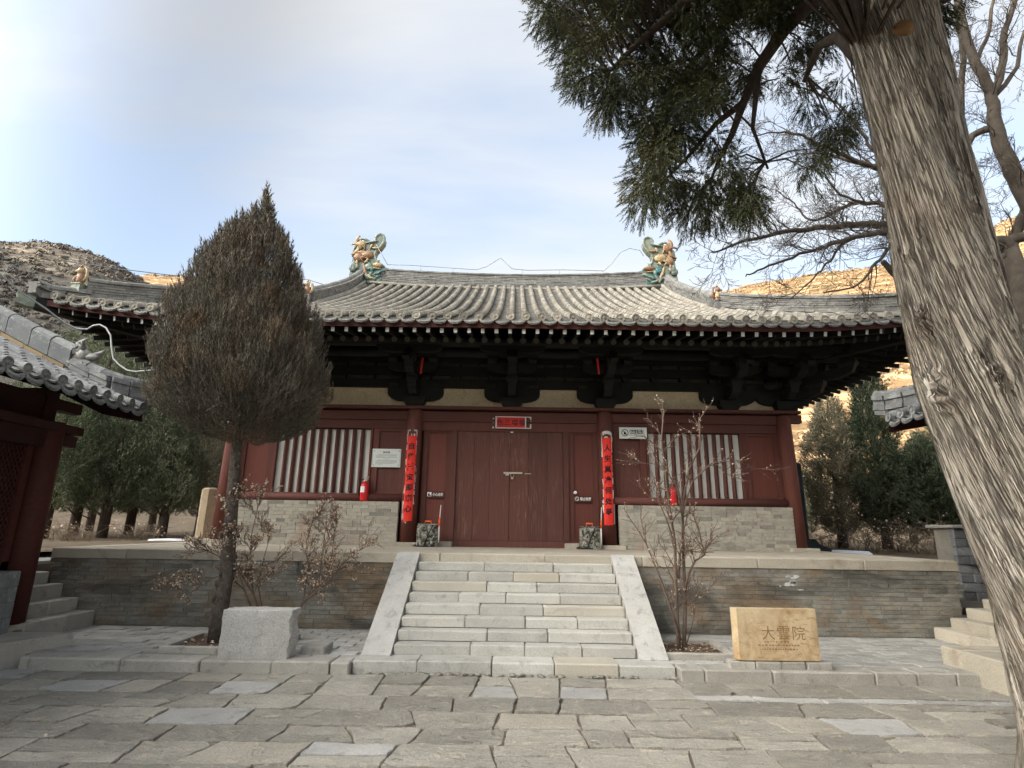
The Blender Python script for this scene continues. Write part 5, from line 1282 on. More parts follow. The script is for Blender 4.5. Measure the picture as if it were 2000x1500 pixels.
# ================================================================== SIDE HALLS
M['maroon'] = wood('maroon_timber', (.028, .010, .009), (.042, .014, .012), stretch=(3, 3, 3))
def side_hall(sg, label):
    t = thing('side_hall', label, 'side hall', 'side halls facing the courtyard')
    def X(x): return sg*x
    def bx(q, x0, x1, *a, m=0): q.box(*sorted((X(x0), X(x1))), *a, m)
    q = MB(); P = [(5.27, 7.28), (5.55, 6.55), (6.0, 5.4), (6.0, -1), (12, -1), (12, 7.28)]; P = [(X(x), y, -.06) for x, y in P]
    q.poly(P if sg > 0 else P[::-1], (0, 0, .318)); q.build('plinth', M['kerb'], t)
    q = MB(); cyl(q, X(6.25), 7.48, .31, 2.85, .16, 20); q.build('column', M['dark_red'], t)
    q = MB(); q.cbox(X(6.25)-.2, X(6.25)+.2, 7.28, 7.70, .255, .315, .02); q.build('column_base', M['coping'], t)
    q = MB(); bx(q, 6.18, 6.38, -1, 7.60, 2.50, 2.72); q.build('beam', M['maroon'], t)
    q = MB(); bx(q, 6.10, 6.42, -1, 7.86, 2.72, 2.83); bx(q, 6.14, 6.36, 7.60, 7.82, 2.55, 2.70); q.build('top_plate', M['maroon'], t)
    q = MB(); bx(q, 6.02, 6.30, 3.9, 7.20, .258, .96); q.build('dado_wall', M['ridge_block'], t)
    for c in range(4):
        y = 3.9+(.3 if c % 2 else 0); yy = 3.9
        while yy < 7.2:
            L = min(random.uniform(.5, .8), 7.2-yy); q = MB(); q.cbox(*sorted((X(5.995), X(6.1))), yy+.003, yy+L-.003, .262+c*.175, .262+c*.175+.171, .006, jit=.003); q.build('stone', M['ridge_block'], t); yy += L
    q = MB(); bx(q, 6.34, 6.5, -1, 7.4, .26, 3.2); bx(q, 6.3, 11.5, 7.36, 7.56, .26, 3.3); q.build('wall', M['maroon'], t)
    lw = part_empty('lattice_window', t); q = MB(); bx(q, 6.27, 6.34, 7.20, 7.30, .96, 2.5); bx(q, 6.27, 6.34, 6.0, 6.08, .96, 2.5); bx(q, 6.27, 6.34, 6.0, 7.3, .96, 1.06); q.build('frame', M['dark_red'], lw)
    q = MB()
    for k in range(-30, 34):
        for dr in (-1, 1):
            y0 = 6.08+k*.06; z0, z1 = 1.06, 2.5; pts = []
            a, b = y0, y0+dr*(z1-z0)*.58
            ya, yb = max(6.08, min(7.2, a)), max(6.08, min(7.2, b))
            if abs(yb-ya) < .02: continue
            za_ = z0+(ya-a)/(dr*.58); zb = z0+(yb-a)/(dr*.58)
            q.tube([(X(6.30), ya, za_), (X(6.30), yb, zb)], .009, 4, 0, False)
    q.build('lattice', M['dark_red'], lw)
    # roof: one slope towards the court, its end ridge with a beast
    EXs, EZs, YE = 5.42, 3.19, 8.06
    def sf(y, s): return Vector((X(EXs+s), y, EZs+.40*s+.025*s*s))
    rf = part_empty('roof', t)
    sheet(lambda u, v: sf(YE-.02-u*9, v*4.2)+Vector((0, 0, -.09)), np.linspace(0, 1, 10), np.linspace(0, 1, 10), 'sheathing', M['tile_pan'], rf, sg < 0)
    sheet(lambda u, v: Vector((X(EXs+8.4-v*4.2), YE-.02-u*9, EZs+.40*v*4.2+.025*(v*4.2)**2-.09)), np.linspace(0, 1, 10), np.linspace(0, 1, 10), 'sheathing', M['tile_pan'], rf, sg > 0)
    sheet(lambda u, v: sf(YE-.03-u*9, .02+v*1.4)+Vector((0, 0, -.16-v*.14)), np.linspace(0, 1, 6), np.linspace(0, 1, 4), 'eaves_boarding', dk, rf)
    q = MB(); bx(q, EXs+.9, EXs+1.05, -.9, YE-.03, 3.05, 3.2); bx(q, EXs+2.5, EXs+2.65, 7, YE-.03, 3.6, 3.75); q.build('purlin', M['maroon'], rf)
    q = MB(); V = [sf(YE-.03, s_)+Vector((0, 0, -.1)) for s_ in np.linspace(0, 4.2, 8)]; V += [p+Vector((0, 0, -.26 if i else -.12)) for i, p in enumerate(V)]
    q.add(V, [(i, i+1, i+9, i+8) for i in range(7)]); q.build('barge_board', M['maroon'], rf)
    ny = 33; Rr = Matrix.Rotation(sg*R(-90), 4, 'Z')
    qs = MB(); cover_row(qs, [sf(0, s_) for s_ in np.linspace(0, 4.15, 8)], .068, .06, .28); mrow = qs.mesh('cover_tile_row', M['tile_side'])
    qs = MB(); disc(qs, .07); md = qs.mesh('end_tile', M['tile_side']); qs = MB(); drip(qs, .115); mdr = qs.mesh('drip_tile', M['tile_side'])
    for k in range(ny):
        y = YE-.08-k*.252
        inst('cover_tile_row', mrow, rf, (0, y, 0)); p = sf(y, 0); inst('end_tile', md, rf, p+Vector((-sg*.01, 0, -.004)), (R(-8), random.uniform(0, 6), sg*R(-90)+random.gauss(0, .04)))
        inst('drip_tile', mdr, rf, p+Vector((-sg*.015, -.126, -.035)), (R(-10), 0, sg*R(-90)))
    V = []; F = []
    for k in range(ny-1):
        y = YE-.08-k*.252-.126
        for c in range(26):
            s0, s1 = c*.16, c*.16+.19; o = len(V); lf = random.uniform(.012, .022)
            for s_, l_ in ((s0, lf), (s0, lf-.022), (s1, -.004)):
                b_ = sf(y, s_)
                for j in range(5): a = -1+j*.5; V.append((b_.x, b_.y+a*.1, b_.z-.07+.045*a*a+l_))
            for j in range(4): F.append((o+5+j, o+j, o+j+1, o+6+j)); F.append((o+j, o+j+1, o+11+j, o+10+j))
    o = inst('pan_tiles', npmesh('pan_tiles', np.array(V), np.array(F), M['tile_side']), rf); o['kind'] = 'stuff'
    YR_ = YE-.22
    er = part_empty('end_ridge', rf)
    s_ = 1.02
    while s_ < 4.1:                    # square grey blocks, ochre course below, round caps above
        L = random.uniform(.30, .40); a, b = sf(YR_, s_), sf(YR_, min(s_+L-.012, 4.15))
        for nm, y0, y1, z0, z1, m in (('ridge_block', -.10, .10, .10, .335, 'ridge_block'), ('base_tile', -.17, .15, -.02, .09, 'ochre_tile')):
            q = MB(); V = []
            for p in (a, b): V += [p+Vector((0, y0, z0)), p+Vector((0, y1, z0)), p+Vector((0, y1, z1)), p+Vector((0, y0, z1))]
            q.add(V, [(3, 2, 1, 0), (4, 5, 6, 7), (0, 1, 5, 4), (1, 2, 6, 5), (2, 3, 7, 6), (3, 0, 4, 7)]); q.build(nm, M[m], er)
        q = MB(); V = []
        for p in (a, b): V += [p+Vector((0, -.06, .10)), p+Vector((0, .06, .10)), p+Vector((0, .06, .33)), p+Vector((0, -.06, .33))]
        q = MB(); cover_row(q, [a+Vector((0, 0, .345)), b+Vector((0, 0, .345))], .10, .092, .5); q.build('cap_tile', M['tile_side'], er); s_ += L
    q = MB(); V = []
    lowp = [sf(YR_, v) for v in (1.0, .7, .42)]+[sf(YR_, .30)+Vector((-sg*.02, .16, .03)), sf(YR_, .16)+Vector((0, .36, .08)), sf(YR_, .10)+Vector((0, .52, .14))]
    for p0, p1 in zip(lowp[:-1], lowp[1:]):
        d = (p1-p0).normalized(); sd_ = d.cross(Vector((0, 0, 1))).normalized()
        for c in range(4):
            w_ = .09+.02*(c % 2)+random.uniform(-.01, .01); V = []
            for p in (p0, p1): V += [p+sd_*w_*k+Vector((0, 0, zz)) for k, zz in ((-1, -.08+c*.075), (1, -.08+c*.075), (1, -.08+c*.075+.07), (-1, -.08+c*.075+.07))]
            q.add(V, [(3, 2, 1, 0), (4, 5, 6, 7), (0, 1, 5, 4), (1, 2, 6, 5), (2, 3, 7, 6), (3, 0, 4, 7)])
    cover_row(q, [p+Vector((0, 0, .22)) for p in lowp[::-1]], .09, .082, .25); q.build('ridge_tail', M['tile_side'], er)
    bt = part_empty('ridge_beast', er, sf(YR_, .93)+Vector((0, 0, .10))); bt.scale = (.82, .82, .82); q = MB(); r = random.Random(2)
    d = -sg
    q.box(*sorted((d*-.16, d*.12)), -.11, .11, -.1, .14); q.blob((d*.02, 0, .26), (.17, .11, .15), 0, None, 9, 7, .12); q.blob((d*.20, 0, .24), (.15, .085, .075), 0, None, 8, 6, .12); q.blob((d*.18, 0, .10), (.12, .08, .05), 0, None, 8, 6, .12)
    q.tube([(d*.25, 0, .28), (d*.36, 0, .33), (d*.40, 0, .39)], [.05, .035, .012], 6); q.tube([(d*-.02, 0, .34), (d*-.10, 0, .50), (d*.02, 0, .60)], [.06, .045, .015], 6); q.tube([(d*.06, -.05, .36), (d*.02, -.07, .52), (d*.12, -.06, .58)], [.045, .03, .012], 6)
    for k in range(9): a = r.uniform(1.2, 4.4); q.tube([(d*-.06, r.uniform(-.08, .08), .26), (d*(-.06+.17*math.cos(a)), r.uniform(-.12, .12), .27+.17*math.sin(a)), (d*(-.02+.26*math.cos(a+.5)), r.uniform(-.13, .13), .28+.22*math.sin(a+.5))], [.05, .04, .012], 5)
    q.build('beast', M['grey_figure'], bt)
side_hall(-1, 'left side hall with grey tiled eaves and a dark red corner column')
side_hall(1, 'right side hall whose tiled roof corner shows beside the leaning trunk')
t = thing('power_cable', 'pale cable sagging over the left side hall roof towards the juniper', 'cable')
q = MB(); q.tube([at(x_, y_, d_) for x_, y_, d_ in ((-60, 490, 6.2), (0, 535, 6.6), (40, 570, 6.9), (90, 603, 7.2), (125, 630, 7.5), (150, 642, 7.6), (170, 643, 7.65), (182, 636, 7.65), (195, 634, 7.65), (207, 640, 7.65), (216, 655, 7.65), (218, 680, 7.65), (221, 700, 7.65), (232, 712, 7.65), (248, 723, 7.65), (265, 726, 7.65), (285, 724, 7.65), (320, 722, 7.65), (400, 716, 7.7))], .011, 6); q.build('cable', M['cable'], t)

# ================================================================== FOLIAGE MACHINERY
def frames(D, spin):
    D = D/np.linalg.norm(D, axis=1, keepdims=True); h = np.where(np.abs(D[:, 2:3]) < .9, np.array([[0, 0, 1.]]), np.array([[1., 0, 0]]))
    a = np.cross(D, h); a /= np.linalg.norm(a, axis=1, keepdims=True); b = np.cross(D, a); c, s = np.cos(spin)[:, None], np.sin(spin)[:, None]
    return a*c+b*s, b*c-a*s, D
def spray_mesh(name, P, D, L, wid, tmpl, mat, seed=0):
    r = np.random.default_rng(seed); A, B, Dn = frames(D, r.uniform(0, 6.28, len(P)))
    T, TF = tmpl; w = (L*wid)[:, None, None]
    V = P[:, None]+A[:, None]*(T[None, :, 0:1]*w)+B[:, None]*(T[None, :, 1:2]*w)+Dn[:, None]*(T[None, :, 2:3]*L[:, None, None])
    n = T.shape[0]; F = (TF[None]+(np.arange(len(P))*n)[:, None, None]).reshape(-1, 3)
    return npmesh(name, V.reshape(-1, 3), F, mat)
def sprig(n, spread, lf, wd, flat=1.0, seed=1, simple=False):
    """a sprig along +z: n narrow leaflets springing off an axis, in units of the sprig length"""
    r = random.Random(seed); V = []; F = []
    for k in range(n):
        t_ = .04+.9*k/n; a = k*2.4+r.uniform(-.4, .4); l = lf*(1-.45*t_)*r.uniform(.7, 1.2); sp = spread*r.uniform(.7, 1.2)
        dx_, dy_ = math.cos(a), math.sin(a)*flat; p = Vector((0, 0, t_)); tip = p+Vector((dx_*sp, dy_*sp, 1)).normalized()*l; m = p.lerp(tip, .45); s_ = Vector((-dy_, dx_, .15))*wd
        o = len(V)
        if simple: m = p.lerp(tip, .3); V += [m-s_, m+s_, tip] if k % 3 else [p-s_*.7, p+s_*.7, tip]; F += [(o, o+1, o+2)]
        else: V += [p, m+s_, tip, m-s_]; F += [(o, o+1, o+2), (o, o+2, o+3)]
    return np.array([tuple(v) for v in V]), np.array(F)
T_UP = sprig(13, .55, .46, .05, 1, 1, True); T_HANG = sprig(17, .85, .46, .056, .8, 2, True); T_SOFT = sprig(9, .9, .5, .06, 1, 3)

# ---- clipped juniper
jn = thing('juniper_tree', 'clipped juniper with a dense brown green cone on a bare trunk', 'tree')
DJ = 7.55
pr = [(368, 519, 525), (392, 507, 536), (412, 492, 544), (430, 474, 550), (447, 446, 558), (470, 418, 574), (500, 396, 588), (545, 372, 600), (600, 340, 618), (650, 318, 634), (700, 300, 644), (735, 296, 646), (765, 301, 644), (795, 318, 634), (820, 345, 612), (838, 385, 570), (850, 430, 520)]
zz = np.array([at((l+r_)/2, y, DJ).z for y, l, r_ in pr])[::-1]; cx_ = np.array([at((l+r_)/2, y, DJ).x for y, l, r_ in pr])[::-1]
rad = np.array([(at(r_, y, DJ)-at(l, y, DJ)).length/2 for y, l, r_ in pr])[::-1]
def crown_points(n, zz, cx, cy, rad, r, shell=.72, squash=.95):
    zg = np.linspace(zz[0], zz[-1], 400); rg = np.interp(zg, zz, rad); w = rg**1.25+.012; w /= w.sum()
    z = r.choice(zg, n, p=w)+r.uniform(-.02, .02, n); R_ = np.interp(z, zz, rad); th = r.uniform(0, 6.283, n)
    f = np.where(r.random(n) < shell, 1-.22*r.random(n)**1.4, np.sqrt(r.random(n))*.9)
    lump = 1+.06*np.sin(th*5+z*3.1)+.05*np.sin(th*11-z*7)+.05*np.sin(th*3+z*9)
    return np.stack([np.interp(z, zz, cx)+R_*f*lump*np.cos(th), cy+R_*f*lump*np.sin(th)*squash, z], 1), th, f
r = np.random.default_rng(11); n = 21000
P, th, f = crown_points(n, zz-.09, cx_, DJ, np.maximum(rad*.965-.065, .025), r)
out_ = np.stack([np.cos(th), np.sin(th), np.zeros(n)], 1); lowz = np.clip((3.6-P[:, 2])/.9, 0, 1)[:, None]
D = out_*(.30+.5*lowz)+np.array([[0, 0, 1]])*(1-.75*lowz)+r.normal(0, .22, (n, 3)); L = r.uniform(.10, .20, n)*(1+.35*np.clip((P[:, 2]-4.6)/1.5, 0, 1))
P -= D/np.linalg.norm(D, axis=1, keepdims=True)*L[:, None]*.5
k_ = r.random(n) < .16; L = np.where(k_ & (lowz[:, 0] < .3), L*1.6, L); D[k_] = D[k_]*.5+np.array([0, 0, .8])
inst('crown', spray_mesh('crown', P, D, L, np.full(n, .62), T_UP, M['juniper'], 3), jn)
q = MB()
tp = [at(x_, y_, DJ) for x_, y_ in ((424, 1258), (428, 1200), (441, 1130), (448, 1060), (455, 960), (461, 880), (467, 830), (480, 720), (500, 560), (518, 420))]
q.tube(tp, [.118, .10, .088, .082, .075, .068, .064, .055, .04, .012], 14)
for k in range(44):
    i = random.randrange(0, 6); p = tp[i].lerp(tp[i+1], random.random()); a = random.uniform(0, 6.28); rr_ = .095; q.blob(p+Vector((math.cos(a)*rr_, math.sin(a)*rr_, 0)), (.022, .022, .035), 0, None, 6, 4, .35)
q.build('trunk', M['bark_thin'], jn)
q = MB()
for k in range(46):
    p = tp[6]+Vector((0, 0, random.uniform(-.04, .5))); a = random.uniform(0, 6.28); L_ = random.uniform(.5, 1.1); q.tube([p, p+Vector((math.cos(a)*L_*.5, math.sin(a)*L_*.5, random.uniform(0, .12))), p+Vector((math.cos(a)*L_, math.sin(a)*L_, random.uniform(.05, .35)))], [.022, .014, .005], 5)
q.build('branches', M['bark_dark'], jn)

# ---- great leaning cypress
gc = thing('leaning_cypress', 'huge old cypress with a leaning twisted bark trunk and hanging foliage', 'tree')
DT = 3.85
cl = [(2180, 1640, 232), (2118, 1400, 205), (2068, 1250, 192), (2026, 1130, 186), (1974, 980, 182), (1934, 860, 182), (1896, 740, 182), (1859, 620, 170), (1833, 520, 163), (1812, 430, 154), (1791, 340, 147), (1770, 250, 144), (1744, 150, 144), (1718, 60, 150), (1702, -20, 160), (1692, -110, 160), (1684, -240, 145)]
def circ(x_, y_, w_):
    p = at(x_, y_, DT); a = at(x_-w_/2, y_, DT); return p, (p-a).length*.985
cs = [circ(*c) for c in cl]; base = cs[0][0].copy()
zt = np.array([c[0].z for c in cs]); xt = np.array([c[0].x for c in cs]); rt = np.array([c[1]*.96 for c in cs])
nz_, na_ = 330, 200
zg = np.linspace(-.08, zt[-1], nz_); o_ = np.argsort(zt); cxg = np.interp(zg, zt[o_], xt[o_]); rg = np.interp(zg, zt[o_], rt[o_])
ker = np.ones(21)/21; cxg = np.convolve(np.pad(cxg, 10, 'edge'), ker, 'valid'); rg = np.convolve(np.pad(rg, 10, 'edge'), ker, 'valid')
Zg, Th = np.meshgrid(zg, np.linspace(0, 2*np.pi, na_, endpoint=False), indexing='ij')
tw = Th+Zg*.75-.05*Zg**2                   # grain winds round the stem
per = lambda x, y, kx, seed, o: fbm((np.mod(x, 2*np.pi)/(2*np.pi)*kx), y, seed, o)
def wrapn(kx, ky, seed, o=4):
    # periodic: blend two shifted samples so that the seam closes
    u = np.mod(tw, 2*np.pi)/(2*np.pi); a = fbm(u*kx, Zg*ky, seed, o); b = fbm((u-1)*kx+0.0, Zg*ky, seed, o); return a*(1-u)+b*u
n1 = wrapn(26, .9, 21, 3); n2 = wrapn(75, 2.2, 31, 3); n3 = wrapn(6, .45, 41, 2)
disp = .024*(1-np.abs(n1)*2.2)+.012*n2+.026*n3+.018*np.sin(3*tw+1.3)+.010*np.sin(5*tw)
tone = np.zeros_like(disp); kn = np.zeros_like(disp); twk = np.zeros_like(disp)
for (kx, ky, kr, kh) in ((1893, 735, .10, .055), (1955, 735, .075, .045), (1925, 690, .06, .03), (1800, 612, .06, .04), (1772, 590, .05, .03), (1815, 470, .05, .025), (1880, 525, .045, .025), (1880, 770, .07, .03)):
    p = at(kx, ky, DT-.36); i = np.abs(zg-p.z).argmin(); s_ = (p.x-cxg[i])/rg[i]; a = -math.acos(max(-.98, min(.98, s_)))
    du = np.angle(np.exp(1j*(Th-a)))*rg[i]; dz_ = (Zg-p.z); d2 = np.sqrt(du**2+(dz_*.8)**2); g_ = np.exp(-(d2/kr)**2)
    disp += kh*g_*(1+.7*np.sin(d2/kr*9+n2*4))+.02*g_*n2*2; tone += np.exp(-(d2/(kr*.55))**2)*(.4+.6*np.abs(n2))
p = at(1700, 62, DT-.36); i = np.abs(zg-p.z).argmin()
RR = rg[:, None]+disp*1.0
flare = np.clip((.55-Zg)/.6, 0, 1)**2*.12; RR = RR+flare*(1+.5*np.sin(4*Th))
lean_y = -.02*Zg
V = np.stack([cxg[:, None]+RR*np.cos(Th), DT+lean_y+RR*np.sin(Th)*.97, Zg], -1).reshape(-1, 3)
i_, j_ = np.meshgrid(np.arange(nz_-1), np.arange(na_), indexing='ij'); k_ = (i_*na_+j_).ravel(); k2 = (i_*na_+(j_+1) % na_).ravel()
F = np.stack([k_, k2, k2+na_, k_+na_], -1)
me = bpy.data.meshes.new('trunk'); me = npmesh('trunk', V, F, M['bark'], smooth=True, attr=np.clip(tone, 0, 1).ravel())
uvl = me.uv_layers.new(name='UVMap'); u_ = (tw/(2*np.pi)).ravel(); v_ = (Zg*.5).ravel()
uu = np.stack([u_[F], v_[F]], -1).reshape(-1, 4, 2); seam = (j_.ravel() == na_-1); uu[seam, 1, 0] += 1.0; uu[seam, 2, 0] += 1.0
uvl.data.foreach_set('uv', uu.astype(np.float32).ravel())
inst('trunk', me, gc)
p = at(1697, 66, DT-.36); q = MB(); nrm = Vector((-.48, -.85, .12)).normalized(); pc = Vector((cxg[i], DT-.02*p.z, p.z))+nrm*(rg[i]+.035); Mx = Matrix.Translation(pc)@nrm.to_track_quat('Z', 'Y').to_matrix().to_4x4(); q.lathe([(.075, -.12), (.07, 0), (.058, .010), (0, .004)], Mx, 16); q.build('cut_stub', M['cut_wood'], gc)
p = at(1846, 178, DT-.05); q = MB(); q.tube([p+Vector((-.12, .05, -.02)), p, p+Vector((.05, 0, .03))], [.06, .055, .05], 9); q.build('cut_stub', M['bark_thin'], gc)
# shreds of loose bark standing off the stem
r = np.random.default_rng(8); n = 700
zi = r.integers(6, nz_-70, n); ai = r.integers(0, na_, n); Vg = V.reshape(nz_, na_, 3); P0 = Vg[zi, ai]; ln = r.integers(8, 34, n); Vs = []; Fs = []; uvs = []
for k in range(n):
    z0, a0 = zi[k], ai[k]; m = ln[k]; pts = []
    th_ = Th[z0, a0]
    for s_ in range(m+1):
        zq = min(nz_-1, z0+s_); af = (th_/(2*np.pi)*na_) % na_; a_0 = int(af) % na_; fa = af-int(af); pts.append((Vg[zq, a_0]*(1-fa)+Vg[zq, (a_0+1) % na_]*fa, th_))
        th_ -= (.75-.1*zg[zq])*(zg[1]-zg[0])
    o = len(Vs); w_ = r.uniform(.002, .006); lift = r.uniform(.002, .008)
    for s_, (p_, th_) in enumerate(pts):
        nrm = np.array([math.cos(th_), math.sin(th_), 0]); tan = np.array([-math.sin(th_), math.cos(th_), 0]); e = lift*(abs(s_/m-.5)*2)**1.5+.004
        ww = w_*(1-abs(s_/m-.5)*1.2)
        Vs += [p_+nrm*e-tan*ww, p_+nrm*(e+.002)+tan*ww]
    Fs += [(o+2*s_, o+2*s_+1, o+2*s_+3, o+2*s_+2) for s_ in range(m)]
Vs, Fs = np.array(Vs), np.array(Fs); o = inst('bark_shreds', npmesh('bark_shreds', Vs, Fs, M['bark'], uv=np.stack([np.arctan2(Vs[:, 1]-DT, Vs[:, 0]-4)/6.28, Vs[:, 2]*.5], 1)), gc); o['kind'] = 'stuff'
# limbs
LIMB = [[(1735, -40, 3.9, .17), (1660, -30, 4.1, .12), (1585, 0, 4.5, .085), (1530, 60, 4.8, .07), (1482, 130, 5.0, .06), (1452, 200, 5.2, .045), (1430, 262, 5.3, .035), (1405, 310, 5.4, .024), (1385, 360, 5.5, .012)],
        [(1715, -60, 3.9, .15), (1600, -90, 4.1, .11), (1450, -60, 4.5, .08), (1330, 10, 4.9, .055), (1240, 90, 5.2, .035), (1180, 150, 5.4, .015)],
        [(1690, 110, 3.9, .10), (1640, 70, 4.2, .06), (1600, 90, 4.5, .04), (1570, 160, 4.8, .02)],
        [(1720, 20, 3.9, .12), (1560, -30, 4.6, .07), (1420, 40, 5.3, .05), (1330, 150, 5.8, .03), (1290, 260, 6.0, .015)],
        [(1452, 200, 5.2, .04), (1400, 240, 5.4, .03), (1340, 310, 5.6, .02), (1280, 370, 5.7, .01)],
        [(1482, 130, 5.0, .04), (1470, 250, 5.1, .02), (1500, 330, 5.2, .012)],
        [(1740, -40, 4.0, .12), (1800, -30, 4.4, .06), (1840, 20, 4.7, .03)]]
q = MB(); lp = []
for lb in LIMB:
    p = [at(a, b, c) for a, b, c, d in lb]; q.tube(p, [d for *_, d in lb], 9)
    for a, b in zip(p[:-1], p[1:]):
        for k in range(6): lp.append(a.lerp(b, k/6))
q.build('limbs', M['bark_dark'], gc); lp = np.array([tuple(p) for p in lp])
POLY = [(1030, -260), (1048, -60), (1052, 30), (1062, 70), (1100, 108), (1130, 180), (1190, 235), (1250, 238), (1268, 280), (1240, 315), (1228, 375), (1250, 402), (1290, 390), (1345, 420), (1420, 435), (1480, 410), (1505, 370), (1510, 325), (1460, 318), (1428, 275), (1440, 235), (1480, 160), (1512, 140), (1545, 190), (1590, 270), (1580, 345), (1612, 345), (1650, 280), (1672, 235), (1690, 140), (1650, 100), (1640, 20), (1700, -60), (1690, -260)]
HOLES = [(1180, 95, 20), (1255, 190, 22), (1330, 330, 20), (1400, 380, 18), (1130, 30, 14), (1290, 60, 16), (1395, 225, 26), (1490, 110, 30), (1525, 60, 22), (1430, 150, 18), (1350, 215, 18), (1560, 60, 18), (1500, 250, 46), (1475, 300, 24), (1560, 320, 22), (1320, 275, 12), (1290, 150, 10), (1600, 200, 14)]
def inpoly(x, y, P):
    c = False; j = len(P)-1
    for i in range(len(P)):
        if (P[i][1] > y) != (P[j][1] > y) and x < (P[j][0]-P[i][0])*(y-P[i][1])/(P[j][1]-P[i][1])+P[i][0]: c = not c
        j = i
    return c
cl_ = []; rr = random.Random(4)
while len(cl_) < 335:
    x_, y_ = rr.uniform(1030, 1700), rr.uniform(-260, 480)
    if y_ < -60 and rr.random() < .45: continue
    if not inpoly(x_, y_, POLY) or any((x_-a)**2+(y_-b)**2 < (c*1.15)**2 for a, b, c in HOLES): continue
    if 1470 < x_ < 1700 and y_ > 90 and rr.random() < .70: continue
    if y_ > 300 and rr.random() < .25: continue
    depth = 4.5+.0012*(1700-x_)+rr.uniform(-.25, 1.0)
    cl_.append((at(x_, y_, depth), min(.24, rr.uniform(.10, .24)*(1.15 if x_ < 1400 else .85))))
for k in range(26):
    x_, y_ = rr.gauss(1800, 38), rr.uniform(-180, 70)
    if x_ < 1755: continue
    cl_.append((at(x_, y_, 4.6+rr.uniform(-.2, .5)), rr.uniform(.1, .17)))
for k in range(230):                    # the crown overhead, above and round the stem
    x_, y_ = rr.gauss(3.2, 1.7), rr.uniform(-.5, 5.6); zlo = 1.55+max(y_, 0)*1.16+1.1*max(0, 1-abs(y_)/3)+.7; z_ = zlo+rr.uniform(.0, 2.4)
    if z_ < 6.6: z_ = 6.6+rr.uniform(0, 1.8)
    cl_.append((Vector((x_, y_, z_)), rr.uniform(.25, .36)))
for k in range(130):                    # unseen boughs over the viewer's head, added to shade the upper trunk
    cl_.append((Vector((rr.uniform(-.8, 2.9), rr.uniform(.6, 3.4), 0)), rr.uniform(.25, .36))); cl_[-1][0].z = 1.55+cl_[-1][0].y*1.2+.9+rr.uniform(.5, 2.6)
r = np.random.default_rng(6); Ps = []; Ds = []; Ls = []; q = MB()
for c, rad_ in cl_:
    m = int(80*(rad_/.17)**1.3) if rad_ < .245 else 26; g_ = np.array(tuple(c)); dv = r.normal(size=(m, 3)); dv /= np.linalg.norm(dv, axis=1, keepdims=True)
    pp = g_+dv*(rad_*r.random((m, 1))**.5)*np.array([1, 1, 1.15]); j = np.argmin(((lp-g_)**2).sum(1)); away = g_-lp[j]; away /= np.linalg.norm(away)+1e-6
    dd = dv*.55+away*.35+np.array([0, 0, -.62])+r.normal(0, .22, (m, 3)); Ps.append(pp); Ds.append(dd); Ls.append(r.uniform(.09, .20, m)*(2.5 if rad_ > .245 else 1))
    a, b = Vector(lp[j]), c; q.tube([a, a.lerp(b, .5)+Vector((0, 0, .10*(b-a).length)), b], [.012, .009, .004], 4, 0, False)
P, D, L = np.vstack(Ps), np.vstack(Ds), np.concatenate(Ls)
inst('foliage', spray_mesh('foliage', P, D, L, np.full(len(P), .62), T_HANG, M['cypress'], 5), gc)
q.build('twigs', M['bark_dark'], gc)

# ---- bare tree behind the right side hall
bt_ = thing('bare_tree', 'leafless tree with spreading crooked branches behind the leaning cypress', 'tree')
q = MB(); q2 = MB(); rr = random.Random(12); DB = 10.6
def limb(px_pts, r0, r1, d0=DB, d1=DB, sub=True, dens=1.0):
    n = len(px_pts); p = [at(x_, y_, d0+(d1-d0)*i/(n-1)) for i, (x_, y_) in enumerate(px_pts)]
    fine = []
    for i in range(n-1):
        for k in range(4):
            a = p[max(i-1, 0)]; b = p[i]; c = p[i+1]; d = p[min(i+2, n-1)]; u = k/4
            fine.append(.5*((2*b)+(c-a)*u+(2*a-5*b+4*c-d)*u*u+(3*b-a-3*c+d)*u**3))
    fine.append(p[-1]); m = len(fine); rad_ = [r0+(r1-r0)*(i/(m-1))**.8 for i in range(m)]
    q.tube([f_+Vector((rr.gauss(0, .012), rr.gauss(0, .012), rr.gauss(0, .012))) for f_ in fine], rad_, 8)
    if sub:
        for i in range(2, m):
            if rr.random() < .6*dens:
                d = (fine[i]-fine[i-1]).normalized(); twig(fine[i], d, rr.uniform(.4, .85)*(.6+.4*dens), min(rad_[i]*.45, .016), 3)
def twig(p, d, L, r0, lev):
    side = Vector((rr.gauss(0, 1), rr.gauss(0, .8), rr.gauss(.4, 1))); d = (d*.75+(side-d*side.dot(d)).normalized()*rr.uniform(.5, 1.0)).normalized()
    pts = [p]; n = 4 if lev else 3; ra = [max(r0, .0042)]; v = d.copy()
    for k in range(n):
        v = (v+Vector((rr.gauss(0, .16), rr.gauss(0, .16), rr.gauss(-.03, .16)))).normalized(); pts.append(pts[-1]+v*(L/n)); ra.append(max(.0034, r0*(1-(k+1)/n*.75)))
    q2.tube(pts, ra, 4 if lev > 1 else 3, 0, False)
    if lev > 0:
        for k in range(1, n+1):
            for z_ in range(2 if lev > 1 else 1):
                if rr.random() < (.55 if lev > 1 else .5): twig(pts[k], (pts[k]-pts[k-1]).normalized(), L*rr.uniform(.4, .68), ra[k]*.7, lev-1)
g0 = Vector((at(2010, 760, DB).x, DB, .5)); q.tube([g0, at(2012, 760, DB), at(1996, 620, DB), at(1986, 530, DB), at(1968, 480, DB)], [.24, .21, .19, .175, .16], 12)
limb([(1975, 500), (1962, 472), (1915, 468), (1893, 425), (1876, 360), (1882, 270), (1876, 190), (1880, 100), (1868, 20), (1872, -60)], .14, .035, DB, DB-.6)
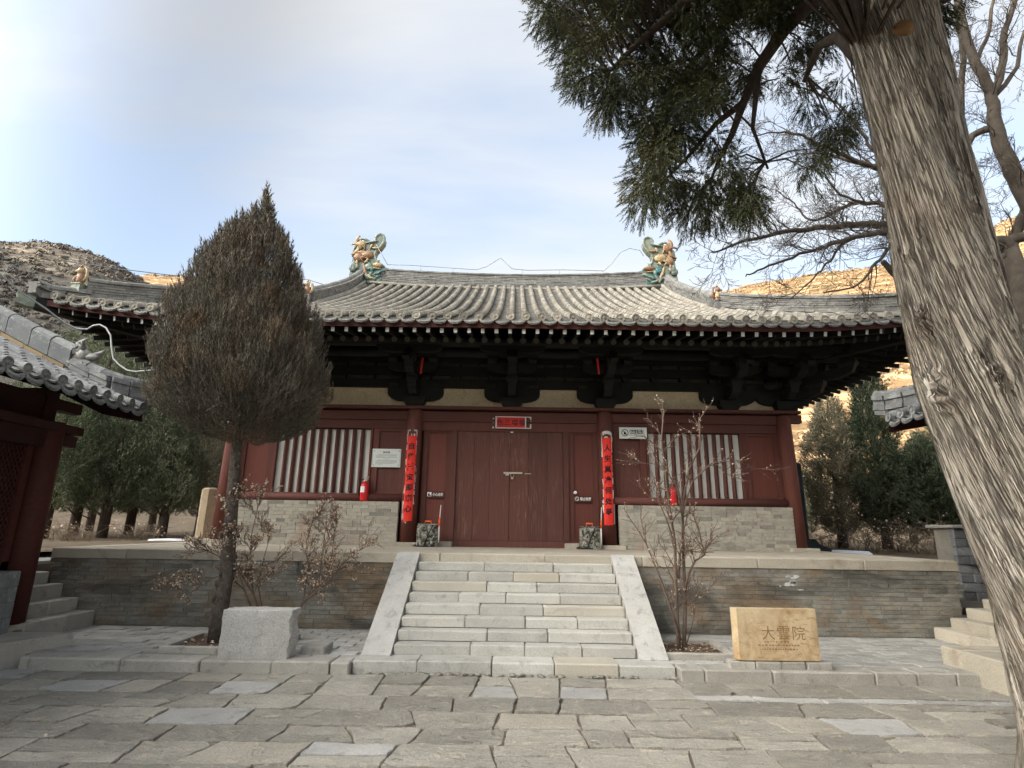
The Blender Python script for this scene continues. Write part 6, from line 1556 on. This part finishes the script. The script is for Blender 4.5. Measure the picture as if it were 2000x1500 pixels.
limb([(2030, 430), (2000, 375), (1972, 320), (1948, 262), (1940, 215), (1932, 175), (1902, 115), (1878, 40), (1862, -50)], .19, .06, DB-.4, DB-1)
limb([(1940, 185), (1958, 120), (1962, 60), (1985, -10), (1990, -60)], .09, .04, DB-.7, DB-1)
limb([(1948, 250), (1900, 265), (1872, 330), (1864, 390), (1890, 425)], .08, .05, DB-.6, DB)
limb([(1940, 190), (1985, 130), (2000, 60)], .06, .03, DB-.7, DB-.3)
limb([(1904, 122), (1930, 60), (1945, -20)], .05, .03, DB-.8, DB-.4)
limb([(1970, 490), (1990, 440), (2010, 400)], .12, .1)
limb([(1955, 475), (1850, 480), (1760, 462), (1735, 442), (1690, 438), (1640, 441), (1580, 447), (1520, 455), (1470, 466), (1420, 483), (1390, 494)], .13, .012, DB, DB-1.6)
limb([(1855, 479), (1740, 455), (1700, 456), (1640, 472), (1590, 488), (1530, 508), (1480, 528), (1455, 540)], .07, .01, DB-.7, DB-1.4)
limb([(1893, 428), (1780, 420), (1735, 402), (1690, 396), (1650, 404), (1600, 428), (1575, 425), (1550, 395), (1520, 372)], .07, .01, DB-.2, DB+.6)
limb([(1878, 372), (1800, 345), (1730, 332), (1690, 322), (1640, 300), (1590, 278), (1560, 262), (1510, 258), (1470, 268)], .08, .01, DB, DB-.8)
limb([(1878, 365), (1780, 330), (1720, 325), (1670, 318), (1610, 300), (1560, 302), (1500, 318)], .06, .01, DB, DB+.8)
limb([(1880, 320), (1770, 300), (1715, 300), (1690, 270), (1650, 215), (1590, 180), (1540, 160)], .06, .012, DB, DB+.3)
limb([(1881, 275), (1755, 240), (1700, 200), (1660, 130), (1630, 60)], .05, .012, DB+.4, DB+.8)
limb([(1960, 500), (1870, 545), (1800, 545), (1748, 482), (1718, 507), (1690, 540), (1667, 562), (1608, 572)], .06, .012, DB-.5, DB-1.5)
limb([(1742, 456), (1720, 450), (1650, 472), (1620, 510), (1597, 535), (1545, 584)], .045, .010, DB-.6, DB-1.4)
limb([(1870, 545), (1800, 556), (1757, 543), (1725, 512)], .09, .05, DB-.4, DB-.6, False)
limb([(1690, 396), (1640, 380), (1600, 330), (1560, 330)], .035, .008, DB, DB-.5)
limb([(1960, 475), (2010, 460), (2060, 470)], .12, .09, DB, DB-.3)
limb([(1884, 300), (1850, 250), (1820, 180), (1815, 90)], .04, .012, DB+.3, DB+.6)
q.build('trunk_and_limbs', M['bare'], bt_); o = q2.build('twigs', M['bare'], bt_)

# ---- background cypresses, one by one
def back_tree(px, D, top, rad_, mat, label, seed, n=5200, gz_=1.06, lowest=.75, lean=0.0, grp='cypresses behind the hall'):
    p = at(px, 1000, D); zt_ = at(px, top, D).z; x0 = p.x
    t = thing('cypress_tree', label, 'tree', grp, (x0, D, gz_)); H = zt_-gz_; r = np.random.default_rng(seed)
    z = np.array([lowest, lowest+.25, H*.22+.3, H*.4, H*.62, H*.82, H*.94, H]); ra = np.array([.35, .74, .95, 1.0, .86, .56, .26, .03])*rad_*.93
    P, th, f = crown_points(n, z, lean*z, 0.0, ra, r, .55, 1.0); f2 = 1+.22*np.sin(th*3+P[:, 2]*2.2+seed)+.12*np.sin(th*7-P[:, 2]*4.7)
    c0 = lean*P[:, 2]; P[:, 0] = c0+(P[:, 0]-c0)*f2; P[:, 1] *= f2
    keep = fbm(P[:, 0]*2.1+seed*7, P[:, 2]*1.7+P[:, 1]*1.3, seed, 3) > -.42; P, th = P[keep], th[keep]; n = len(P)
    D_ = np.stack([np.cos(th)*.5, np.sin(th)*.5, np.full(n, .7)], 1)+r.normal(0, .3, (n, 3)); L = r.uniform(.17, .34, n)
    inst('crown', spray_mesh('crown', P, D_, L, np.full(n, .62), T_SOFT, M[mat], seed), t)
    q = MB(); q.tube([(0, 0, -.1), (lean*.5+.03, 0, H*.25), (lean*H*.6, 0, H*.6), (lean*H, 0, H*.95)], [.15, .125, .07, .02], 9)
    for k in range(7): a = random.uniform(0, 6.28); zz_ = random.uniform(.5, 1.6); q.tube([(lean*zz_, 0, zz_), (math.cos(a)*rad_*.5, math.sin(a)*rad_*.5, zz_+random.uniform(.1, .5))], [.035, .012], 5)
    q.build('trunk', M['bark_dark'], t)
TREES = [(92, 15.5, 655, 1.05, 'cypress_back', 'green cypress nearest the red column of the left side hall'), (150, 17.5, 590, 1.25, 'cypress_back', 'tall green cypress whose top shows between the two left roofs'), (207, 16.5, 690, 1.1, 'cypress_dark', 'dark cypress with a leaning trunk left of the juniper'),
         (258, 18.5, 672, 1.3, 'cypress_back', 'broad green cypress showing under the left eave corner'), (322, 17.0, 770, 1.0, 'cypress_dark', 'short dull cypress just left of the juniper trunk'), (392, 21, 800, 1.1, 'cypress_brown', 'olive cypress seen past the octagonal stone pillar'), (40, 19, 640, 1.4, 'cypress_dark', 'dark cypress mostly hidden behind the left side hall'), (180, 22, 640, 1.5, 'cypress_dark', 'dark cypress standing deepest behind the left trees'), (300, 23, 705, 1.6, 'cypress_back', 'green cypress in the back row left of the hall'),
         (1566, 24, 905, .8, 'cypress_dark', 'dark cypress peeking out beside the right corner column'), (1638, 17.5, 772, .80, 'cypress_brown', 'brownish olive cypress right of the black stele'), (1724, 16.6, 690, .60, 'cypress_deep', 'slim tall dark green cypress left of the side hall eave'), (1776, 22, 880, 1.0, 'cypress_brown', 'faded cypress in the back row below the right eave'), (1826, 15.6, 850, .72, 'cypress_deep', 'dark bushy cypress close against the leaning trunk'), (1900, 19, 760, 1.2, 'cypress_back', 'green cypress hidden mostly by the leaning trunk')]
for k, (px, D, top, rad_, mt, lb) in enumerate(TREES): back_tree(px, D, top, rad_, mt, lb, 40+k, 1800 if px in (40, 180, 1900, 1566, 300) else (6200 if px in (1638, 1724, 1826) else 4400), lowest=.72 if px < 1500 else .42, lean=random.uniform(-.04, .04))
# dry brushwood under the trees
def dry_shrub(px, py, D, H, W_, label, seed, leaves=60):
    rr_ = random.Random(seed); p = at(px, py, D); t = thing('dry_shrub', label, 'shrub', 'dry shrubs under the cypresses', (p.x, D, 1.05)); q = MB(); ql = MB()
    for k in range(34):
        x0 = Vector((rr_.gauss(0, .3)*W_, rr_.gauss(0, .2)*W_, 0)); v = x0+Vector((rr_.gauss(0, .4)*W_, rr_.gauss(0, .3)*W_, H*rr_.uniform(.35, 1.0))); mid = x0.lerp(v, .5)+Vector((rr_.gauss(0, .08), rr_.gauss(0, .08), .06*H)); pts = [x0, mid, v]; q.tube(pts, [.009, .006, .003], 4, 0, False)
        for j in range(5):
            b = mid.lerp(v, rr_.random()); e = b+Vector((rr_.gauss(0, .25), rr_.gauss(0, .2), rr_.uniform(-.08, .2)))*W_; q.tube([b, b.lerp(e, .5)+Vector((0, 0, rr_.gauss(0, .03))), e], [.005, .004, .002], 3, 0, False)
            if rr_.random() < leaves/220: s_ = rr_.uniform(.012, .03); ql.add([e+Vector((-s_, 0, 0)), e+Vector((0, rr_.uniform(-s_, s_), -s_)), e+Vector((s_, 0, 0)), e+Vector((0, 0, s_))], [(0, 1, 2, 3)])
    q.build('stems', M['dry_brush'], t); ql.build('dead_leaves', M['dry_leaf'], t)
for k, a in enumerate(((1690, 1075, 14.5, .9, .8, 'dry tan shrub under the slim tall dark cypress', 55), (1770, 1075, 14.8, 1.0, 1.0, 'dry shrub with pale dead leaves below the right eave', 80), (1620, 1078, 15.5, .7, .8, 'low dry shrub behind the right snow patch', 40), (1830, 1068, 14.0, .9, .8, 'dry shrub beside the blue grey brick pier', 70), (130, 1050, 14.5, .5, .9, 'low dry shrub beyond the red column', 30), (270, 1048, 15.5, .5, .9, 'low dry shrub beneath the dark left cypresses', 30))): dry_shrub(*a[:6], 70+k, a[6])

# ================================================================== SHRUBS IN THE FORECOURT
def leafy(q, ql, rr_, p, d, L, r0, lev, leaf, dens):
    pts = [p]; v = d.copy(); n = 4
    for k in range(n): v = (v+Vector((rr_.gauss(0, .13), rr_.gauss(0, .13), rr_.gauss(.03, .11)))).normalized(); pts.append(pts[-1]+v*L/n)
    q.tube(pts, [max(.0028, r0*(1-.6*k/n)) for k in range(n+1)], 5, 0, False)
    for k in range(1, n+1):
        if lev > 0:
            for z_ in range(2):
                if rr_.random() < .7:
                    s_ = Vector((rr_.gauss(0, 1), rr_.gauss(0, .8), rr_.gauss(.2, .8))); dd = (v*.8+s_.normalized()*rr_.uniform(.4, .8)).normalized(); leafy(q, ql, rr_, pts[k], dd, L*rr_.uniform(.4, .7), r0*.55, lev-1, leaf, dens)
        if rr_.random() < dens and lev < 2:
            for z_ in range(rr_.choice((1, 1, 2))): add_leaf(ql, rr_, pts[k], leaf)
def add_leaf(ql, rr_, p, s):
    s *= rr_.uniform(.6, 1.3); a = Vector((rr_.gauss(0, 1), rr_.gauss(0, 1), rr_.gauss(-.2, 1))).normalized(); b = a.orthogonal().normalized(); c = a.cross(b); w = rr_.uniform(.3, .5)
    ql.add([p, p+a*s*.5+b*s*w+c*s*.15, p+a*s, p+a*s*.5-b*s*w+c*s*.15, p+a*s*.5-c*s*.12], [(0, 1, 4), (1, 2, 4), (2, 3, 4), (3, 0, 4)])
def shrub(label, stems, D, r0, seed, leaf, dens, lev, L, bury=None):
    rr_ = random.Random(seed); t = thing('bare_shrub', label, 'shrub'); q = MB(); ql = MB()
    for st_, w_ in stems:
        p = [at(x_, y_, D+dd) for x_, y_, dd in st_]; m = len(p); q.tube(p, [max(.004, r0*w_*(1-.7*i/(m-1))) for i in range(m)], 7)
        for i in range(1, m):
            for k in range(3):
                u = rr_.random()
                if i == 1 and (u < .6 or m > 3): continue
                b = p[i-1].lerp(p[i], u); d = (p[i]-p[i-1]).normalized(); s_ = Vector((rr_.gauss(0, 1), rr_.gauss(0, .7), rr_.gauss(.4, .6))).normalized(); leafy(q, ql, rr_, b, (d*.8+s_*.7).normalized(), L*rr_.uniform(.5, 1.1), r0*w_*.35, lev, leaf, dens)
    q.build('stems', M['twig'], t); ql.build('dead_leaves', M['dry_leaf'], t)
shrub('bare shrub with pale dead leaves around the juniper trunk', [([(520, 1228, .3), (497, 1165, .3), (470, 1120, .25), (425, 1085, .2), (385, 1068, .15)], 1), ([(515, 1228, .3), (495, 1160, .3), (488, 1100, .3), (492, 1040, .3), (505, 985, .3)], 1), ([(512, 1228, .35), (475, 1150, .3), (440, 1120, .1), (390, 1140, 0), (345, 1160, -.05)], .8), ([(520, 1228, .35), (505, 1150, .4), (515, 1090, .4), (530, 1040, .4)], .8), ([(505, 1228, .2), (470, 1130, .1), (450, 1060, .05), (455, 1000, .05)], .7)], 7.45, .012, 21, .030, .24, 2, .30)
shrub('bare shrub with dry curled leaves right of the granite block', [([(560, 1222, .4), (590, 1180, .4), (640, 1135, .4), (672, 1098, .4), (700, 1075, .4)], 1.2), ([(560, 1222, .4), (592, 1172, .45), (602, 1110, .5), (598, 1060, .5), (612, 1010, .5)], 1), ([(570, 1215, .4), (600, 1165, .3), (640, 1130, .3), (650, 1070, .3), (655, 1020, .3)], 1), ([(600, 1165, .4), (625, 1120, .45), (632, 1060, .5), (640, 1005, .5)], .8)], 7.5, .012, 22, .030, .24, 2, .30)
shrub('slender bare shrub with few white buds right of the stairs', [([(1326, 1268, 0), (1322, 1200, 0), (1320, 1140, 0), (1318, 1060, 0), (1308, 990, 0), (1300, 930, 0), (1292, 860, 0), (1295, 815, 0)], 1.6), ([(1336, 1268, .05), (1338, 1190, .05), (1336, 1120, .05), (1334, 1050, .05), (1333, 985, .05), (1345, 920, .05), (1368, 870, .05), (1365, 815, .05)], 1.6), ([(1330, 1250, 0), (1312, 1195, -.05), (1290, 1130, -.05), (1262, 1062, -.1), (1230, 1012, -.1)], 1.0), ([(1336, 1160, .05), (1345, 1120, 0), (1358, 1095, 0), (1377, 1084, 0), (1366, 1040, 0), (1348, 990, 0)], 1.1), ([(1325, 1130, 0), (1328, 1080, 0), (1337, 1075, 0)], 1.3), ([(1334, 1020, 0), (1322, 950, 0), (1305, 925, 0), (1275, 905, 0), (1245, 905, 0)], .7), ([(1334, 1000, 0), (1352, 940, 0), (1390, 905, 0), (1430, 895, 0), (1470, 915, 0)], .7), ([(1340, 1262, .1), (1352, 1220, .1), (1360, 1180, .1), (1368, 1160, .1)], .5), ([(1318, 1060, 0), (1300, 1010, 0), (1285, 975, 0), (1290, 930, 0)], .7)], 7.45, .016, 23, .026, .22, 1, .34)
